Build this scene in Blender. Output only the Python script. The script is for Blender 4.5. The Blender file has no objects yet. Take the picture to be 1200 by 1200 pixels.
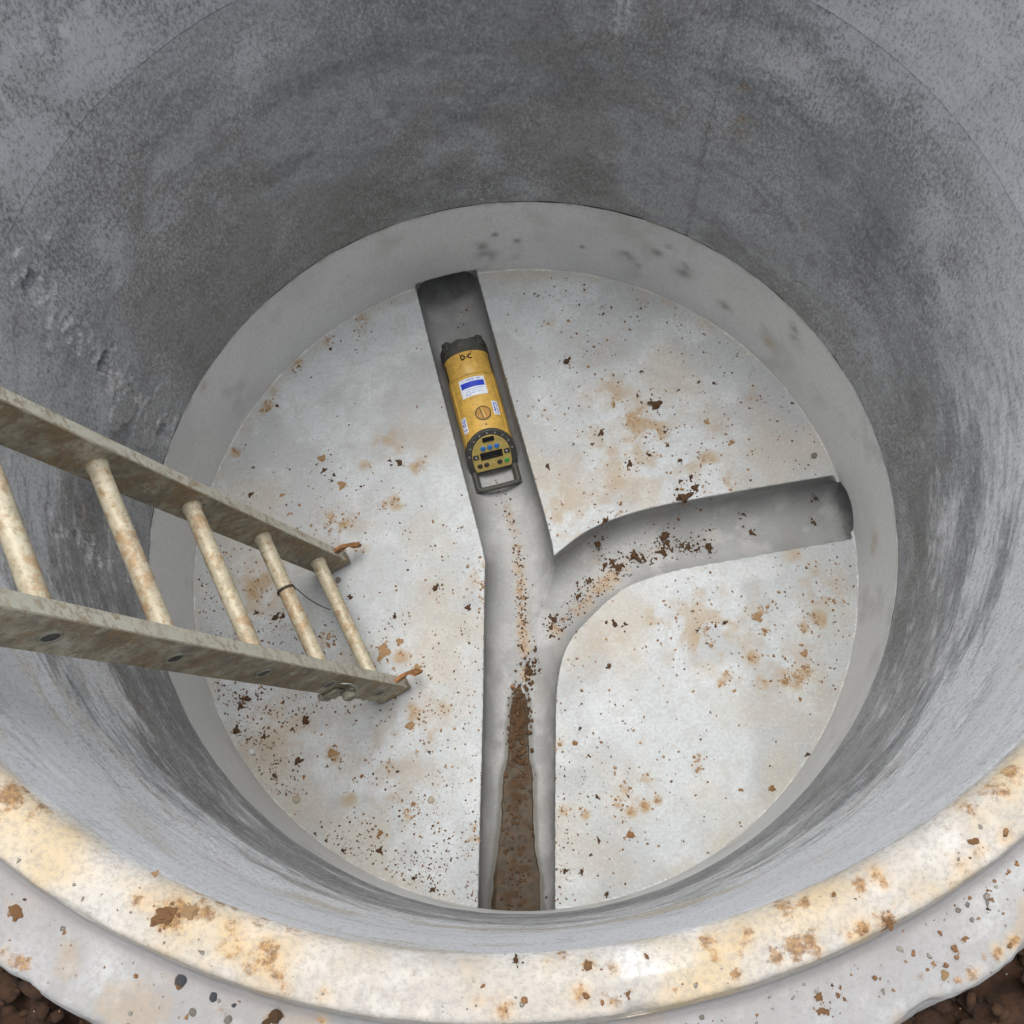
import bpy, bmesh, math, random
import numpy as np
from mathutils import Vector, Matrix

# ------------------------------------------------------------------ camera, world, sun, exposure
CAM_LOC=[-0.01448, -0.69059, 2.32209]
CAM_RIGHT=[0.995377, -0.090776, -0.031389]
CAM_UP=[0.09605, 0.940722, 0.325294]
CAM_DIR=[0.0, 0.326805, -0.945092]
CAM_LENS=37.4046

scene = bpy.context.scene
COL = scene.collection
cam_data = bpy.data.cameras.new('camera')
cam = bpy.data.objects.new('camera', cam_data)
COL.objects.link(cam)
r_, u_, d_ = Vector(CAM_RIGHT), Vector(CAM_UP), Vector(CAM_DIR)
cam.matrix_world = Matrix(((r_.x, u_.x, -d_.x, CAM_LOC[0]), (r_.y, u_.y, -d_.y, CAM_LOC[1]),
                           (r_.z, u_.z, -d_.z, CAM_LOC[2]), (0, 0, 0, 1)))
cam_data.sensor_width = 36.0
cam_data.lens = CAM_LENS
cam_data.clip_start = 0.02
cam_data.clip_end = 500
scene.camera = cam

SUN_ELEV, SUN_AZ = 80.0, 100.0            # azimuth: degrees from +X towards +Y
world = bpy.data.worlds.new('World')
scene.world = world
world.use_nodes = True
wn, wl = world.node_tree.nodes, world.node_tree.links
sky = wn.new('ShaderNodeTexSky')
sky.sky_type = 'NISHITA'
sky.sun_disc = False
sky.sun_elevation = math.radians(SUN_ELEV)
sky.sun_rotation = math.radians(90 - SUN_AZ)
sky.dust_density = 4.0
sky.air_density = 1.2
hsv = wn.new('ShaderNodeHueSaturation')
hsv.inputs['Saturation'].default_value = 0.34
bgn = wn['Background']
bgn.inputs['Strength'].default_value = 0.15
wl.new(sky.outputs[0], hsv.inputs['Color'])
wl.new(hsv.outputs[0], bgn.inputs['Color'])

sun_data = bpy.data.lights.new('sun', 'SUN')
sun_data.energy = 1.7
sun_data.angle = math.radians(36)
sun_data.color = (1.0, 0.98, 0.95)
sun = bpy.data.objects.new('sun', sun_data)
COL.objects.link(sun)
e_, a_ = math.radians(SUN_ELEV), math.radians(SUN_AZ)
to_sun = Vector((math.cos(e_) * math.cos(a_), math.cos(e_) * math.sin(a_), math.sin(e_)))
sun.rotation_euler = to_sun.to_track_quat('Z', 'Y').to_euler()
sun.location = to_sun * 8

vs = scene.view_settings
vs.view_transform = 'Standard'
vs.look = 'None'
vs.gamma = 1
vs.use_curve_mapping = False
vs.exposure = 0.55
scene.cycles.max_bounces = 5
scene.cycles.diffuse_bounces = 3
scene.cycles.glossy_bounces = 2

# ------------------------------------------------------------------ placement tables (metres)
CL_LEFT_LOW = [(-0.633,-0.26,0.0229,'d'),(-0.647,-0.276,0.0164,'d'),(-0.506,-0.321,0.0247,'d'),(-0.523,-0.405,0.0231,'d'),(-0.597,-0.346,0.0142,'d'),(-0.585,-0.365,0.0194,'p'),(-0.624,-0.376,0.0155,'w'),(-0.656,-0.326,0.0195,'d'),(-0.512,-0.438,0.0128,'o'),(-0.529,-0.485,0.0178,'p'),(-0.575,-0.432,0.0128,'d'),(-0.534,-0.336,0.0117,'d'),(-0.388,-0.449,0.0102,'o'),(-0.45,-0.396,0.0244,'t'),(-0.244,-0.512,0.0177,'p'),(-0.354,-0.569,0.0163,'o'),(-0.341,-0.575,0.0113,'o'),(-0.358,-0.604,0.0187,'d'),(-0.312,-0.447,0.0115,'d'),(-0.283,-0.615,0.0087,'d'),(-0.202,-0.051,0.0189,'d'),(-0.133,-0.103,0.0161,'d'),(-0.565,-0.083,0.0188,'d'),(-0.55,-0.082,0.0161,'d'),(-0.609,-0.068,0.0135,'d'),(-0.422,-0.011,0.0163,'g'),(-0.397,-0.054,0.0148,'d'),(-0.327,-0.186,0.0331,'t'),(-0.288,-0.166,0.0173,'t'),(-0.255,-0.228,0.0184,'t'),(-0.276,-0.352,0.0246,'t'),(-0.241,-0.413,0.009,'d'),(-0.435,-0.598,0.01,'d'),(-0.253,-0.691,0.0136,'d'),(-0.289,-0.666,0.0111,'d'),(-0.533,-0.515,0.0101,'o'),(-0.469,-0.574,0.01,'d'),(-0.492,-0.558,0.0101,'d'),(-0.298,-0.107,0.0134,'d'),(-0.464,-0.338,0.0156,'t'),(-0.295,-0.35,0.0117,'t')]
CL_LEFT_UP = [(-0.445,0.261,0.0176,'d'),(-0.423,0.246,0.0105,'d'),(-0.428,0.232,0.0093,'d'),(-0.405,0.219,0.0221,'t'),(-0.266,0.262,0.0223,'d'),(-0.29,0.269,0.0106,'d'),(-0.287,0.258,0.0094,'d'),(-0.553,0.438,0.0132,'d'),(-0.449,0.292,0.02,'t'),(-0.331,0.409,0.0084,'d'),(-0.299,0.406,0.0084,'d'),(-0.527,0.272,0.007,'d'),(-0.419,0.579,0.011,'d'),(-0.548,0.207,0.0151,'t'),(-0.531,0.162,0.0173,'t'),(-0.507,0.18,0.0128,'o'),(-0.545,0.189,0.0116,'t'),(-0.62,0.217,0.0175,'d'),(-0.36,0.211,0.0081,'d'),(-0.222,0.149,0.0092,'d'),(-0.199,0.107,0.0103,'o'),(-0.614,0.285,0.0071,'d')]
CL_UPPER = [(0.35,0.346,0.0356,'d'),(0.154,0.483,0.0203,'d'),(0.213,0.287,0.0183,'d'),(0.363,0.275,0.0113,'d'),(0.318,0.221,0.0126,'d'),(0.27,0.202,0.0195,'d'),(0.387,0.2,0.014,'d'),(0.406,0.155,0.0139,'d'),(0.413,0.128,0.0221,'d'),(0.383,0.105,0.0379,'d'),(0.196,0.07,0.0192,'d'),(0.078,0.216,0.0168,'d'),(0.513,0.234,0.0168,'t'),(0.465,0.29,0.0155,'t'),(0.311,0.374,0.0114,'d'),(0.252,0.357,0.0128,'t'),(0.327,0.437,0.0086,'d'),(0.41,0.379,0.0086,'d'),(0.629,0.274,0.007,'d'),(0.655,0.221,0.0084,'d'),(0.698,0.178,0.0153,'g'),(0.672,0.316,0.0085,'d'),(0.068,0.681,0.0074,'d'),(0.093,0.676,0.0089,'d'),(0.256,0.603,0.0088,'d'),(0.145,0.267,0.007,'d'),(0.189,0.261,0.0098,'d'),(0.381,0.148,0.0125,'d'),(0.364,0.24,0.0098,'d'),(0.461,0.394,0.01,'d'),(0.496,0.387,0.01,'d')]
CL_LOWER = [(0.189,-0.172,0.0199,'d'),(0.211,-0.176,0.0172,'d'),(0.17,-0.168,0.0106,'d'),(0.208,-0.191,0.0106,'d'),(0.166,-0.266,0.0183,'d'),(0.506,-0.19,0.0225,'t'),(0.475,-0.554,0.0201,'o'),(0.165,-0.622,0.0199,'o'),(0.1,-0.627,0.0124,'d'),(0.079,-0.653,0.0112,'d'),(0.057,-0.685,0.0123,'d'),(0.103,-0.733,0.0122,'d'),(0.086,-0.393,0.009,'d'),(0.071,-0.424,0.0128,'o'),(0.172,-0.544,0.0088,'d'),(0.106,-0.539,0.0126,'d'),(0.561,-0.493,0.014,'d'),(0.479,-0.511,0.0089,'d'),(0.409,-0.552,0.0101,'o'),(0.566,-0.376,0.0103,'o'),(0.432,-0.194,0.0119,'d'),(0.41,-0.2,0.0093,'d'),(0.368,-0.206,0.0092,'d'),(0.369,-0.386,0.009,'d'),(0.593,-0.279,0.0144,'t'),(0.274,-0.644,0.0074,'d'),(0.321,-0.671,0.0074,'d'),(0.024,-0.68,0.0148,'d')]
CL_BRANCH = [(0.346,0.057,0.0276,'d'),(0.335,0.019,0.0275,'d'),(0.349,0.04,0.0202,'d'),(0.397,0.025,0.022,'d'),(0.445,0.018,0.0275,'d'),(0.384,0.031,0.0147,'d'),(0.417,0.016,0.0147,'d'),(0.181,0.047,0.0239,'d'),(0.267,0.016,0.033,'d'),(0.225,-0.008,0.0274,'d'),(0.213,0.007,0.022,'d'),(0.194,-0.0,0.0183,'d'),(0.287,0.009,0.0165,'d'),(0.153,-0.034,0.0182,'d'),(0.122,-0.069,0.0163,'d'),(0.06,-0.119,0.0234,'d'),(0.051,-0.138,0.0162,'d'),(0.049,-0.159,0.0143,'d'),(0.01,-0.187,0.0161,'d'),(0.008,-0.214,0.0142,'d'),(-0.008,-0.239,0.0195,'d'),(0.553,0.045,0.0166,'d'),(0.537,0.089,0.0111,'d'),(0.71,0.108,0.0093,'d'),(0.703,0.057,0.0092,'d')]
CL_MAIN = [(-0.008,-0.238,0.0184,'d'),(-0.039,-0.29,0.0209,'d'),(-0.037,-0.327,0.0208,'d'),(-0.024,-0.346,0.0155,'d'),(-0.054,-0.389,0.0124,'d'),(-0.042,-0.468,0.0229,'d'),(-0.068,-0.488,0.0127,'d'),(-0.062,-0.536,0.0182,'d'),(-0.077,-0.723,0.0295,'d'),(-0.064,-0.686,0.0109,'d'),(-0.089,-0.715,0.0118,'d'),(-0.053,-0.268,0.0131,'o')]
CL_RIM = [(-0.353,-0.692,0.021,'r'),(-0.333,-0.691,0.0135,'t'),(-0.363,-0.655,0.0061,'t'),(-0.048,-0.754,0.0081,'d'),(0.276,-0.753,0.011,'r'),(0.233,-0.726,0.0052,'o'),(0.251,-0.732,0.003,'d'),(0.365,-0.694,0.0098,'r'),(0.012,-0.766,0.0088,'r'),(0.064,-0.762,0.0051,'r'),(0.044,-0.79,0.0073,'r')]
CL_SHELF = [(-0.506,-0.675,0.0173,'r'),(-0.499,-0.664,0.0095,'d'),(-0.452,-0.711,0.0078,'r'),(-0.496,-0.656,0.0048,'o'),(-0.471,-0.685,0.0063,'r'),(-0.467,-0.681,0.0063,'r'),(-0.351,-0.746,0.0138,'s'),(-0.353,-0.752,0.0138,'r'),(-0.342,-0.774,0.0076,'g'),(-0.333,-0.741,0.0077,'d'),(-0.481,-0.678,0.0047,'r'),(-0.43,-0.712,0.0047,'o'),(-0.449,-0.69,0.0031,'o'),(-0.392,-0.727,0.0028,'s'),(-0.323,-0.764,0.0099,'s'),(-0.269,-0.784,0.0213,'d'),(-0.304,-0.772,0.0061,'s'),(-0.309,-0.783,0.0084,'g'),(-0.254,-0.773,0.0084,'d'),(0.381,-0.737,0.0077,'r'),(0.411,-0.715,0.007,'r'),(0.378,-0.753,0.0043,'d'),(0.352,-0.775,0.0064,'o'),(0.341,-0.783,0.0068,'o'),(0.327,-0.804,0.0078,'t'),(0.32,-0.793,0.0045,'t'),(0.227,-0.802,0.0072,'r'),(0.234,-0.806,0.0053,'r'),(0.231,-0.811,0.0054,'r'),(0.215,-0.822,0.0069,'r'),(0.215,-0.812,0.0054,'r'),(0.236,-0.815,0.0038,'r'),(0.214,-0.811,0.009,'r'),(0.216,-0.822,0.0075,'r'),(0.227,-0.802,0.0068,'d'),(0.162,-0.808,0.0053,'d'),(0.109,-0.818,0.006,'g'),(0.411,-0.715,0.0062,'r')]
STAINS = [(0.298,0.306,0.0687,0.8),(0.335,0.28,0.0484,0.7),(0.353,0.263,0.0402,0.8),(0.252,0.385,0.0572,0.6),(0.196,0.395,0.0409,0.4),(0.453,0.192,0.0319,0.7),(0.485,0.141,0.0277,0.7),(0.416,0.185,0.0358,0.5),(0.229,0.161,0.0436,0.5),(0.184,0.113,0.0473,0.5),(0.092,0.091,0.0432,0.5),(0.396,0.654,0.0549,0.45),(0.454,0.619,0.0547,0.45),(0.518,0.55,0.0459,0.4),(0.211,0.52,0.0332,0.5),(0.26,0.616,0.021,0.5),(0.486,0.275,0.0322,0.4),(0.579,0.35,0.0366,0.4),(0.087,0.328,0.0243,0.5),(0.23,0.087,0.0157,0.9),(0.092,0.384,0.0327,0.3),(0.409,0.305,0.0606,0.3),(0.134,0.587,0.0293,0.4),(-0.291,0.313,0.0486,0.55),(-0.348,0.264,0.0181,0.6),(-0.224,0.247,0.0201,0.9),(-0.336,0.655,0.0169,0.9),(-0.349,0.621,0.0168,0.9),(-0.425,0.605,0.0168,0.9),(-0.503,0.543,0.0188,0.9),(-0.509,0.525,0.0125,0.9),(-0.562,0.476,0.0145,0.9),(-0.575,0.443,0.0144,0.9),(-0.588,0.429,0.0103,0.9),(-0.655,0.326,0.0122,0.9),(-0.091,-0.004,0.0155,0.8),(-0.094,-0.054,0.0154,0.8),(-0.095,-0.093,0.0115,0.7),(-0.281,0.165,0.0218,0.9),(-0.309,0.159,0.0119,0.9),(-0.429,0.14,0.0178,1.0),(-0.406,0.127,0.0158,1.0),(-0.444,0.125,0.0118,0.9),(-0.61,-0.012,0.0388,0.8),(-0.59,0.006,0.0272,0.7),(-0.449,-0.137,0.0152,1.0),(-0.453,-0.156,0.0152,0.9),(-0.278,-0.324,0.026,0.8),(-0.248,-0.382,0.0405,0.6),(-0.219,-0.421,0.0293,0.5),(-0.449,-0.4,0.022,0.8),(-0.366,-0.416,0.0183,0.7),(-0.416,-0.492,0.0254,0.6),(-0.3,-0.533,0.018,0.8),(-0.279,-0.519,0.0144,0.8),(-0.325,-0.509,0.0325,0.5),(-0.356,-0.399,0.0441,0.4),(-0.16,-0.603,0.0107,0.8),(-0.156,-0.577,0.0072,0.8),(-0.29,-0.201,0.0189,0.8),(-0.596,-0.377,0.0258,0.4),(-0.213,-0.052,0.0463,0.35),(-0.203,-0.322,0.0297,0.5),(-0.363,0.065,0.0352,0.4),(-0.171,-0.627,0.0107,0.5),(-0.169,-0.489,0.0254,0.3),(-0.232,-0.187,0.0341,0.3),(0.384,-0.199,0.0227,0.9),(0.372,-0.217,0.049,0.6),(0.517,-0.222,0.0113,1.0),(0.521,-0.174,0.0152,1.0),(0.343,-0.156,0.038,0.5),(0.284,-0.17,0.0379,0.5),(0.398,-0.233,0.0113,0.9),(0.569,-0.332,0.026,1.0),(0.552,-0.321,0.0186,0.9),(0.591,-0.315,0.0149,0.9),(0.54,-0.338,0.0111,1.0),(0.42,-0.308,0.0149,1.0),(0.402,-0.325,0.0093,1.0),(0.491,-0.333,0.0167,0.9),(0.481,-0.276,0.0187,0.8),(0.21,-0.515,0.0144,0.9),(0.171,-0.529,0.0144,0.9),(0.15,-0.554,0.0126,1.0),(0.175,-0.573,0.0143,1.0),(0.203,-0.567,0.0143,1.0),(0.231,-0.558,0.0108,1.0),(0.327,-0.482,0.0109,1.0),(0.326,-0.503,0.009,0.9),(0.032,-0.56,0.0108,0.9),(0.078,-0.573,0.0107,0.8),(0.639,-0.205,0.0226,0.9),(0.608,-0.221,0.0151,0.9),(0.667,-0.159,0.0266,0.5),(0.144,-0.224,0.0339,0.3),(0.283,-0.313,0.0186,0.3),(0.038,-0.419,0.011,0.7),(0.046,-0.328,0.0093,0.6),(0.086,-0.237,0.015,0.5),(0.193,-0.21,0.0302,0.3),(0.114,-0.48,0.0545,0.25),(0.211,-0.435,0.0365,0.25),(0.659,-0.099,0.0268,0.5),(0.609,-0.054,0.027,0.5),(0.434,-0.42,0.0366,0.2),(0.256,-0.235,0.0301,0.3),(0.763,0.403,0.0164,0.6)]
WIDE = [(0.281,0.253,0.1606,0.5),(0.386,0.286,0.121,0.35),(0.393,-0.2,0.1416,0.5),(-0.61,-0.012,0.1163,0.5),(-0.321,-0.421,0.1648,0.38),(0.103,0.1,0.1082,0.45),(0.563,-0.312,0.1023,0.4),(0.179,-0.539,0.081,0.35),(0.233,0.529,0.1248,0.25),(-0.41,0.111,0.0985,0.35),(-0.242,-0.337,0.1112,0.35),(-0.558,-0.325,0.1299,0.4),(0.486,0.145,0.099,0.35),(0.652,-0.138,0.0857,0.4),(0.181,-0.228,0.1129,0.3),(-0.106,-0.042,0.0347,0.4)]
CHSTAINS = [(-0.049,0.246,0.0147,0.7),(-0.042,0.223,0.0147,0.7),(-0.036,0.2,0.0146,0.7),(-0.029,0.177,0.0146,0.7),(-0.023,0.154,0.0146,0.7),(-0.017,0.131,0.0145,0.7),(-0.011,0.109,0.0145,0.7),(-0.008,0.069,0.0165,0.9),(-0.009,0.048,0.0164,0.9),(-0.01,0.026,0.0164,0.9),(-0.01,0.005,0.0163,0.9),(-0.011,-0.016,0.0163,0.9),(-0.012,-0.037,0.0162,0.9),(-0.013,-0.058,0.0162,0.9),(-0.013,-0.079,0.0162,0.9),(-0.014,-0.1,0.0161,0.9),(-0.015,-0.12,0.0161,0.9),(-0.015,-0.141,0.016,0.9),(-0.016,-0.161,0.016,0.9),(-0.017,-0.181,0.0159,0.9),(-0.018,-0.201,0.0159,0.9),(-0.018,-0.221,0.0159,0.9),(-0.019,-0.241,0.0158,0.9),(0.069,-0.139,0.024,0.85),(0.089,-0.123,0.0241,0.85),(0.109,-0.108,0.0241,0.85),(0.129,-0.092,0.0242,0.85),(0.149,-0.076,0.0242,0.85),(0.169,-0.06,0.0243,0.85),(0.189,-0.045,0.0243,0.85),(0.209,-0.029,0.0244,0.85),(0.23,-0.013,0.0244,0.85),(0.249,0.011,0.0163,0.35),(0.268,0.014,0.0163,0.35),(0.287,0.018,0.0164,0.35),(0.306,0.021,0.0164,0.35),(0.325,0.025,0.0164,0.35),(0.344,0.028,0.0164,0.35),(0.363,0.032,0.0164,0.35),(0.382,0.035,0.0164,0.35),(0.401,0.039,0.0164,0.35),(0.42,0.042,0.0164,0.35),(0.439,0.046,0.0164,0.35),(0.458,0.049,0.0164,0.35),(-0.086,0.721,0.0223,0.3),(-0.09,0.671,0.0222,0.3),(0.178,0.018,0.0204,0.5),(0.129,-0.051,0.0203,0.6)]
RIMSTAINS = [(-0.499,-0.573,0.0235,0.9),(-0.474,-0.59,0.0202,0.7),(-0.348,-0.693,0.0195,1.0),(-0.322,-0.692,0.015,1.0),(-0.371,-0.68,0.0136,0.6),(-0.272,-0.696,0.015,0.9),(-0.243,-0.709,0.0134,0.9),(-0.295,-0.715,0.0253,0.7),(-0.265,-0.732,0.0222,0.8),(-0.255,-0.746,0.0147,0.8),(-0.28,-0.741,0.0103,0.9),(-0.247,-0.757,0.0118,0.7),(-0.215,-0.767,0.0088,0.8),(-0.329,-0.673,0.0106,0.7),(-0.31,-0.686,0.0105,0.8),(-0.379,-0.676,0.0076,0.9),(-0.169,-0.74,0.0103,0.5),(-0.022,-0.757,0.0088,0.7),(-0.007,-0.755,0.0088,0.8),(0.014,-0.763,0.0103,0.8),(0.035,-0.769,0.0088,0.8),(0.004,-0.786,0.0116,0.8),(0.032,-0.795,0.0072,0.9),(0.084,-0.79,0.0058,0.9),(0.118,-0.756,0.0103,1.0),(0.123,-0.765,0.0088,0.9),(0.143,-0.763,0.0103,0.9),(0.155,-0.755,0.0103,0.8),(0.192,-0.735,0.0133,1.0),(0.207,-0.733,0.0089,0.9),(0.19,-0.765,0.0161,1.0),(0.205,-0.763,0.0132,1.0),(0.175,-0.771,0.0117,0.9),(0.211,-0.771,0.0073,0.9),(0.258,-0.72,0.0089,1.0),(0.274,-0.714,0.009,1.0),(0.278,-0.723,0.0052,1.0),(0.14,-0.781,0.0087,0.9),(0.251,-0.757,0.0118,1.0),(0.274,-0.754,0.0118,1.0),(0.242,-0.762,0.0088,0.9),(-0.062,-0.792,0.0116,0.8),(-0.083,-0.783,0.0102,0.6),(0.394,-0.652,0.0168,0.9),(0.368,-0.665,0.0152,0.8),(0.343,-0.674,0.0151,0.6),(0.413,-0.639,0.0138,0.9),(0.349,-0.714,0.0134,0.7),(0.366,-0.705,0.0135,0.7),(0.392,-0.693,0.012,0.7),(0.305,-0.692,0.015,0.3),(-0.458,-0.607,0.0186,0.4),(-0.426,-0.639,0.0138,0.4),(-0.14,-0.756,0.022,0.35),(-0.199,-0.744,0.0192,0.4),(-0.097,-0.767,0.022,0.4),(0.063,-0.781,0.0218,0.3),(-0.081,-0.748,0.0147,0.3),(0.059,-0.754,0.0088,0.5),(-0.505,-0.549,0.0126,0.55),(-0.493,-0.56,0.0126,0.55),(-0.481,-0.57,0.0125,0.55),(-0.47,-0.58,0.0125,0.55),(-0.458,-0.59,0.0125,0.55),(-0.447,-0.6,0.0124,0.55),(-0.435,-0.61,0.0124,0.55),(-0.424,-0.62,0.0123,0.55),(-0.413,-0.63,0.0123,0.55),(-0.402,-0.64,0.0122,0.55),(-0.306,-0.686,0.0068,0.85),(-0.297,-0.689,0.0068,0.85),(-0.287,-0.692,0.0068,0.85),(-0.277,-0.695,0.0068,0.85),(-0.267,-0.699,0.0067,0.85),(-0.258,-0.702,0.0067,0.85),(-0.248,-0.705,0.0067,0.85),(-0.238,-0.708,0.0067,0.85),(-0.228,-0.711,0.0067,0.85),(-0.219,-0.714,0.0067,0.85),(0.333,-0.671,0.0114,0.6),(0.343,-0.666,0.0114,0.6),(0.353,-0.661,0.0114,0.6),(0.363,-0.656,0.0114,0.6),(0.374,-0.651,0.0114,0.6),(0.384,-0.646,0.0115,0.6),(0.394,-0.641,0.0115,0.6),(0.405,-0.636,0.0115,0.6),(0.415,-0.631,0.0115,0.6),(-0.385,-0.704,0.012,0.45),(-0.369,-0.711,0.0119,0.45),(-0.352,-0.719,0.0119,0.45),(-0.336,-0.727,0.0119,0.45),(-0.319,-0.734,0.0118,0.45),(-0.303,-0.742,0.0118,0.45),(-0.286,-0.75,0.0118,0.45),(-0.27,-0.757,0.0118,0.45),(-0.254,-0.765,0.0117,0.45),(-0.04,-0.791,0.0102,0.5),(-0.018,-0.79,0.0102,0.5),(0.004,-0.789,0.0102,0.5),(0.026,-0.789,0.0102,0.5),(0.048,-0.788,0.0102,0.5),(0.07,-0.787,0.0102,0.5),(0.092,-0.786,0.0102,0.5),(0.114,-0.786,0.0102,0.5),(0.136,-0.785,0.0102,0.5),(0.166,-0.776,0.0102,0.55),(0.183,-0.771,0.0102,0.55),(0.2,-0.766,0.0102,0.55),(0.217,-0.762,0.0103,0.55),(0.235,-0.757,0.0103,0.55),(0.252,-0.752,0.0103,0.55),(0.269,-0.748,0.0103,0.55),(0.286,-0.743,0.0103,0.55),(0.303,-0.738,0.0104,0.55),(0.321,-0.734,0.0104,0.55),(0.338,-0.729,0.0104,0.55),(0.356,-0.724,0.0104,0.55)]
SHELFSTAINS = [(-0.506,-0.715,0.0109,1.0),(-0.497,-0.721,0.0078,1.0),(-0.514,-0.709,0.0078,0.8),(0.365,-0.794,0.0091,1.0),(0.378,-0.79,0.0091,1.0),(0.352,-0.803,0.0075,1.0),(0.339,-0.809,0.006,1.0),(0.395,-0.783,0.0091,0.9),(0.306,-0.803,0.0068,0.6),(-0.447,-0.735,0.0046,0.7),(-0.315,-0.776,0.0122,0.6),(-0.227,-0.79,0.0091,0.7),(-0.269,-0.783,0.0106,0.7),(-0.028,-0.808,0.0105,0.6),(0.018,-0.811,0.0075,0.6),(-0.493,-0.67,0.011,0.4),(-0.513,-0.672,0.011,0.6),(0.318,-0.821,0.0105,0.4)]
W_PITS = [(161.39,0.922,0.017),(161.18,0.646,0.0167),(161.27,0.343,0.0157),(-173.79,0.644,0.01),(160.62,0.993,0.01),(162.74,0.842,0.0122),(160.65,0.697,0.0103),(-171.52,0.615,0.0087)]
W_PALE = [(162.98,0.84,0.0272),(160.34,0.821,0.0222),(161.84,0.646,0.0212),(161.19,0.319,0.0212),(-173.44,0.609,0.032),(-174.75,0.74,0.0354),(-168.4,0.816,0.0257),(-172.7,0.538,0.0302),(167.6,0.627,0.0452),(166.85,0.804,0.0275),(151.92,0.669,0.0275),(158.57,0.81,0.0364),(120.5,0.906,0.0313),(143.13,1.166,0.0106),(139.57,1.155,0.0095),(135.95,1.154,0.0096),(133.75,1.047,0.0129),(141.92,1.084,0.0248),(143.08,1.09,0.0222),(34.3,0.993,0.0312),(26.04,1.002,0.038),(15.83,0.999,0.0371),(44.44,0.87,0.0426),(41.32,0.85,0.0428),(21.24,1.182,0.0447),(27.46,1.137,0.0468),(39.91,1.006,0.0391),(18.76,0.842,0.0355),(11.53,0.753,0.031),(49.51,0.865,0.0344),(70.26,0.839,0.0209),(69.86,0.873,0.0176),(151.66,1.068,0.049),(145.63,1.189,0.0345),(137.89,1.095,0.0373),(149.57,0.788,0.0433),(138.85,0.735,0.0454),(151.45,0.717,0.0239),(12.08,1.003,0.0147),(14.28,1.005,0.0147)]
W_PATCH = [(162.37,0.518,0.0322),(163.11,0.419,0.0403),(162.03,0.564,0.022),(157.78,0.392,0.0309),(165.98,0.543,0.0189)]
W_RUST = [(51.14,0.678,0.0142),(50.6,0.707,0.0093),(52.03,0.784,0.009),(45.67,0.898,0.0084),(36.48,0.546,0.0099),(35.59,0.53,0.0083),(-178.23,0.622,0.0102),(-121.77,1.469,0.0066),(-139.72,0.847,0.0117),(-134.18,0.884,0.0113),(-128.59,0.877,0.0101),(-140.42,0.893,0.008),(-135.52,0.882,0.0068),(-121.78,1.012,0.0101),(-130.46,0.922,0.0109)]
W_DARK = [(65.1,0.126,0.0202),(63.28,0.094,0.0123),(57.94,0.21,0.0175),(59.77,0.177,0.0138),(54.47,0.143,0.0199),(53.94,0.174,0.0138),(45.39,0.1,0.018),(30.37,0.196,0.017),(31.66,0.23,0.015),(91.27,0.076,0.025),(91.9,0.115,0.0164)]
W_HOLES = [(85.43,0.129,0.0082),(89.38,0.159,0.0081),(73.53,0.12,0.0061)]
W_SEAMS = [161.39,55.19,69.74]
LADDER_O=[-0.44527, 0.00293, 0.11563]
LADDER_V=[0.21084, 0.08099, -0.97416]
LADDER_E=[0.37193, -0.92825, 0.00332]
LADDER_N=[0.904, 0.36302, 0.22584]
LADDER_SPACING=0.2655
LADDER_WIDTH=0.3212
LADDER_FOOT=0.09800000000000005

random.seed(7)
rng = np.random.default_rng(7)

# ------------------------------------------------------------------ helpers
def obj(name, me, mat=None, parent=None, kind=None):
    o = bpy.data.objects.new(name, me)
    COL.objects.link(o)
    if mat and me is not None and len(me.materials) == 0:
        me.materials.append(mat)
    if parent:
        o.parent = parent
    if kind:
        o['kind'] = kind
    return o

def tag(o, label=None, cat=None, group=None):
    if label: o['label'] = label
    if cat: o['category'] = cat
    if group: o['group'] = group
    return o

def empty(name, loc=(0, 0, 0), mat=None):
    o = bpy.data.objects.new(name, None)
    o.empty_display_size = 0.05
    COL.objects.link(o)
    if mat is not None: o.matrix_world = mat
    else: o.location = loc
    return o

def mesh_from(verts, faces, name='mesh', smooth=True, sharp=None):
    me = bpy.data.meshes.new(name)
    me.from_pydata([tuple(v) for v in verts], [], [tuple(f) for f in faces])
    me.validate()
    if smooth:
        me.polygons.foreach_set('use_smooth', np.ones(len(me.polygons), bool))
        if sharp: me.set_sharp_from_angle(angle=math.radians(sharp))
    me.update()
    return me

def mesh_np(V, Q, name='mesh'):
    """fast quad mesh from numpy arrays"""
    me = bpy.data.meshes.new(name)
    n, m = len(V), len(Q)
    k = Q.shape[1]
    me.vertices.add(n); me.vertices.foreach_set('co', V.astype(np.float32).ravel())
    me.loops.add(m * k); me.loops.foreach_set('vertex_index', Q.astype(np.int32).ravel())
    me.polygons.add(m); me.polygons.foreach_set('loop_start', np.arange(0, m * k, k, dtype=np.int32))
    me.polygons.foreach_set('use_smooth', np.ones(m, bool))
    me.update(calc_edges=True)
    return me

def bm_mesh(bm, sharp=35):
    me = bpy.data.meshes.new('mesh')
    bmesh.ops.recalc_face_normals(bm, faces=bm.faces)
    bm.to_mesh(me); bm.free()
    me.polygons.foreach_set('use_smooth', np.ones(len(me.polygons), bool))
    me.set_sharp_from_angle(angle=math.radians(sharp))
    return me

def vattr(me, name, arr):
    a = me.attributes.new(name, 'FLOAT', 'POINT')
    a.data.foreach_set('value', np.asarray(arr, np.float32))

def hash3(ix, iy, iz, seed):
    h = (ix.astype(np.int64) * 374761393 + iy.astype(np.int64) * 668265263 + iz.astype(np.int64) * 2147483647 + seed * 1274126177) & 0xffffffff
    h = ((h ^ (h >> 13)) * 1274126177) & 0xffffffff
    h = (h ^ (h >> 16)) & 0xffff
    return h / 65535.0

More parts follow.
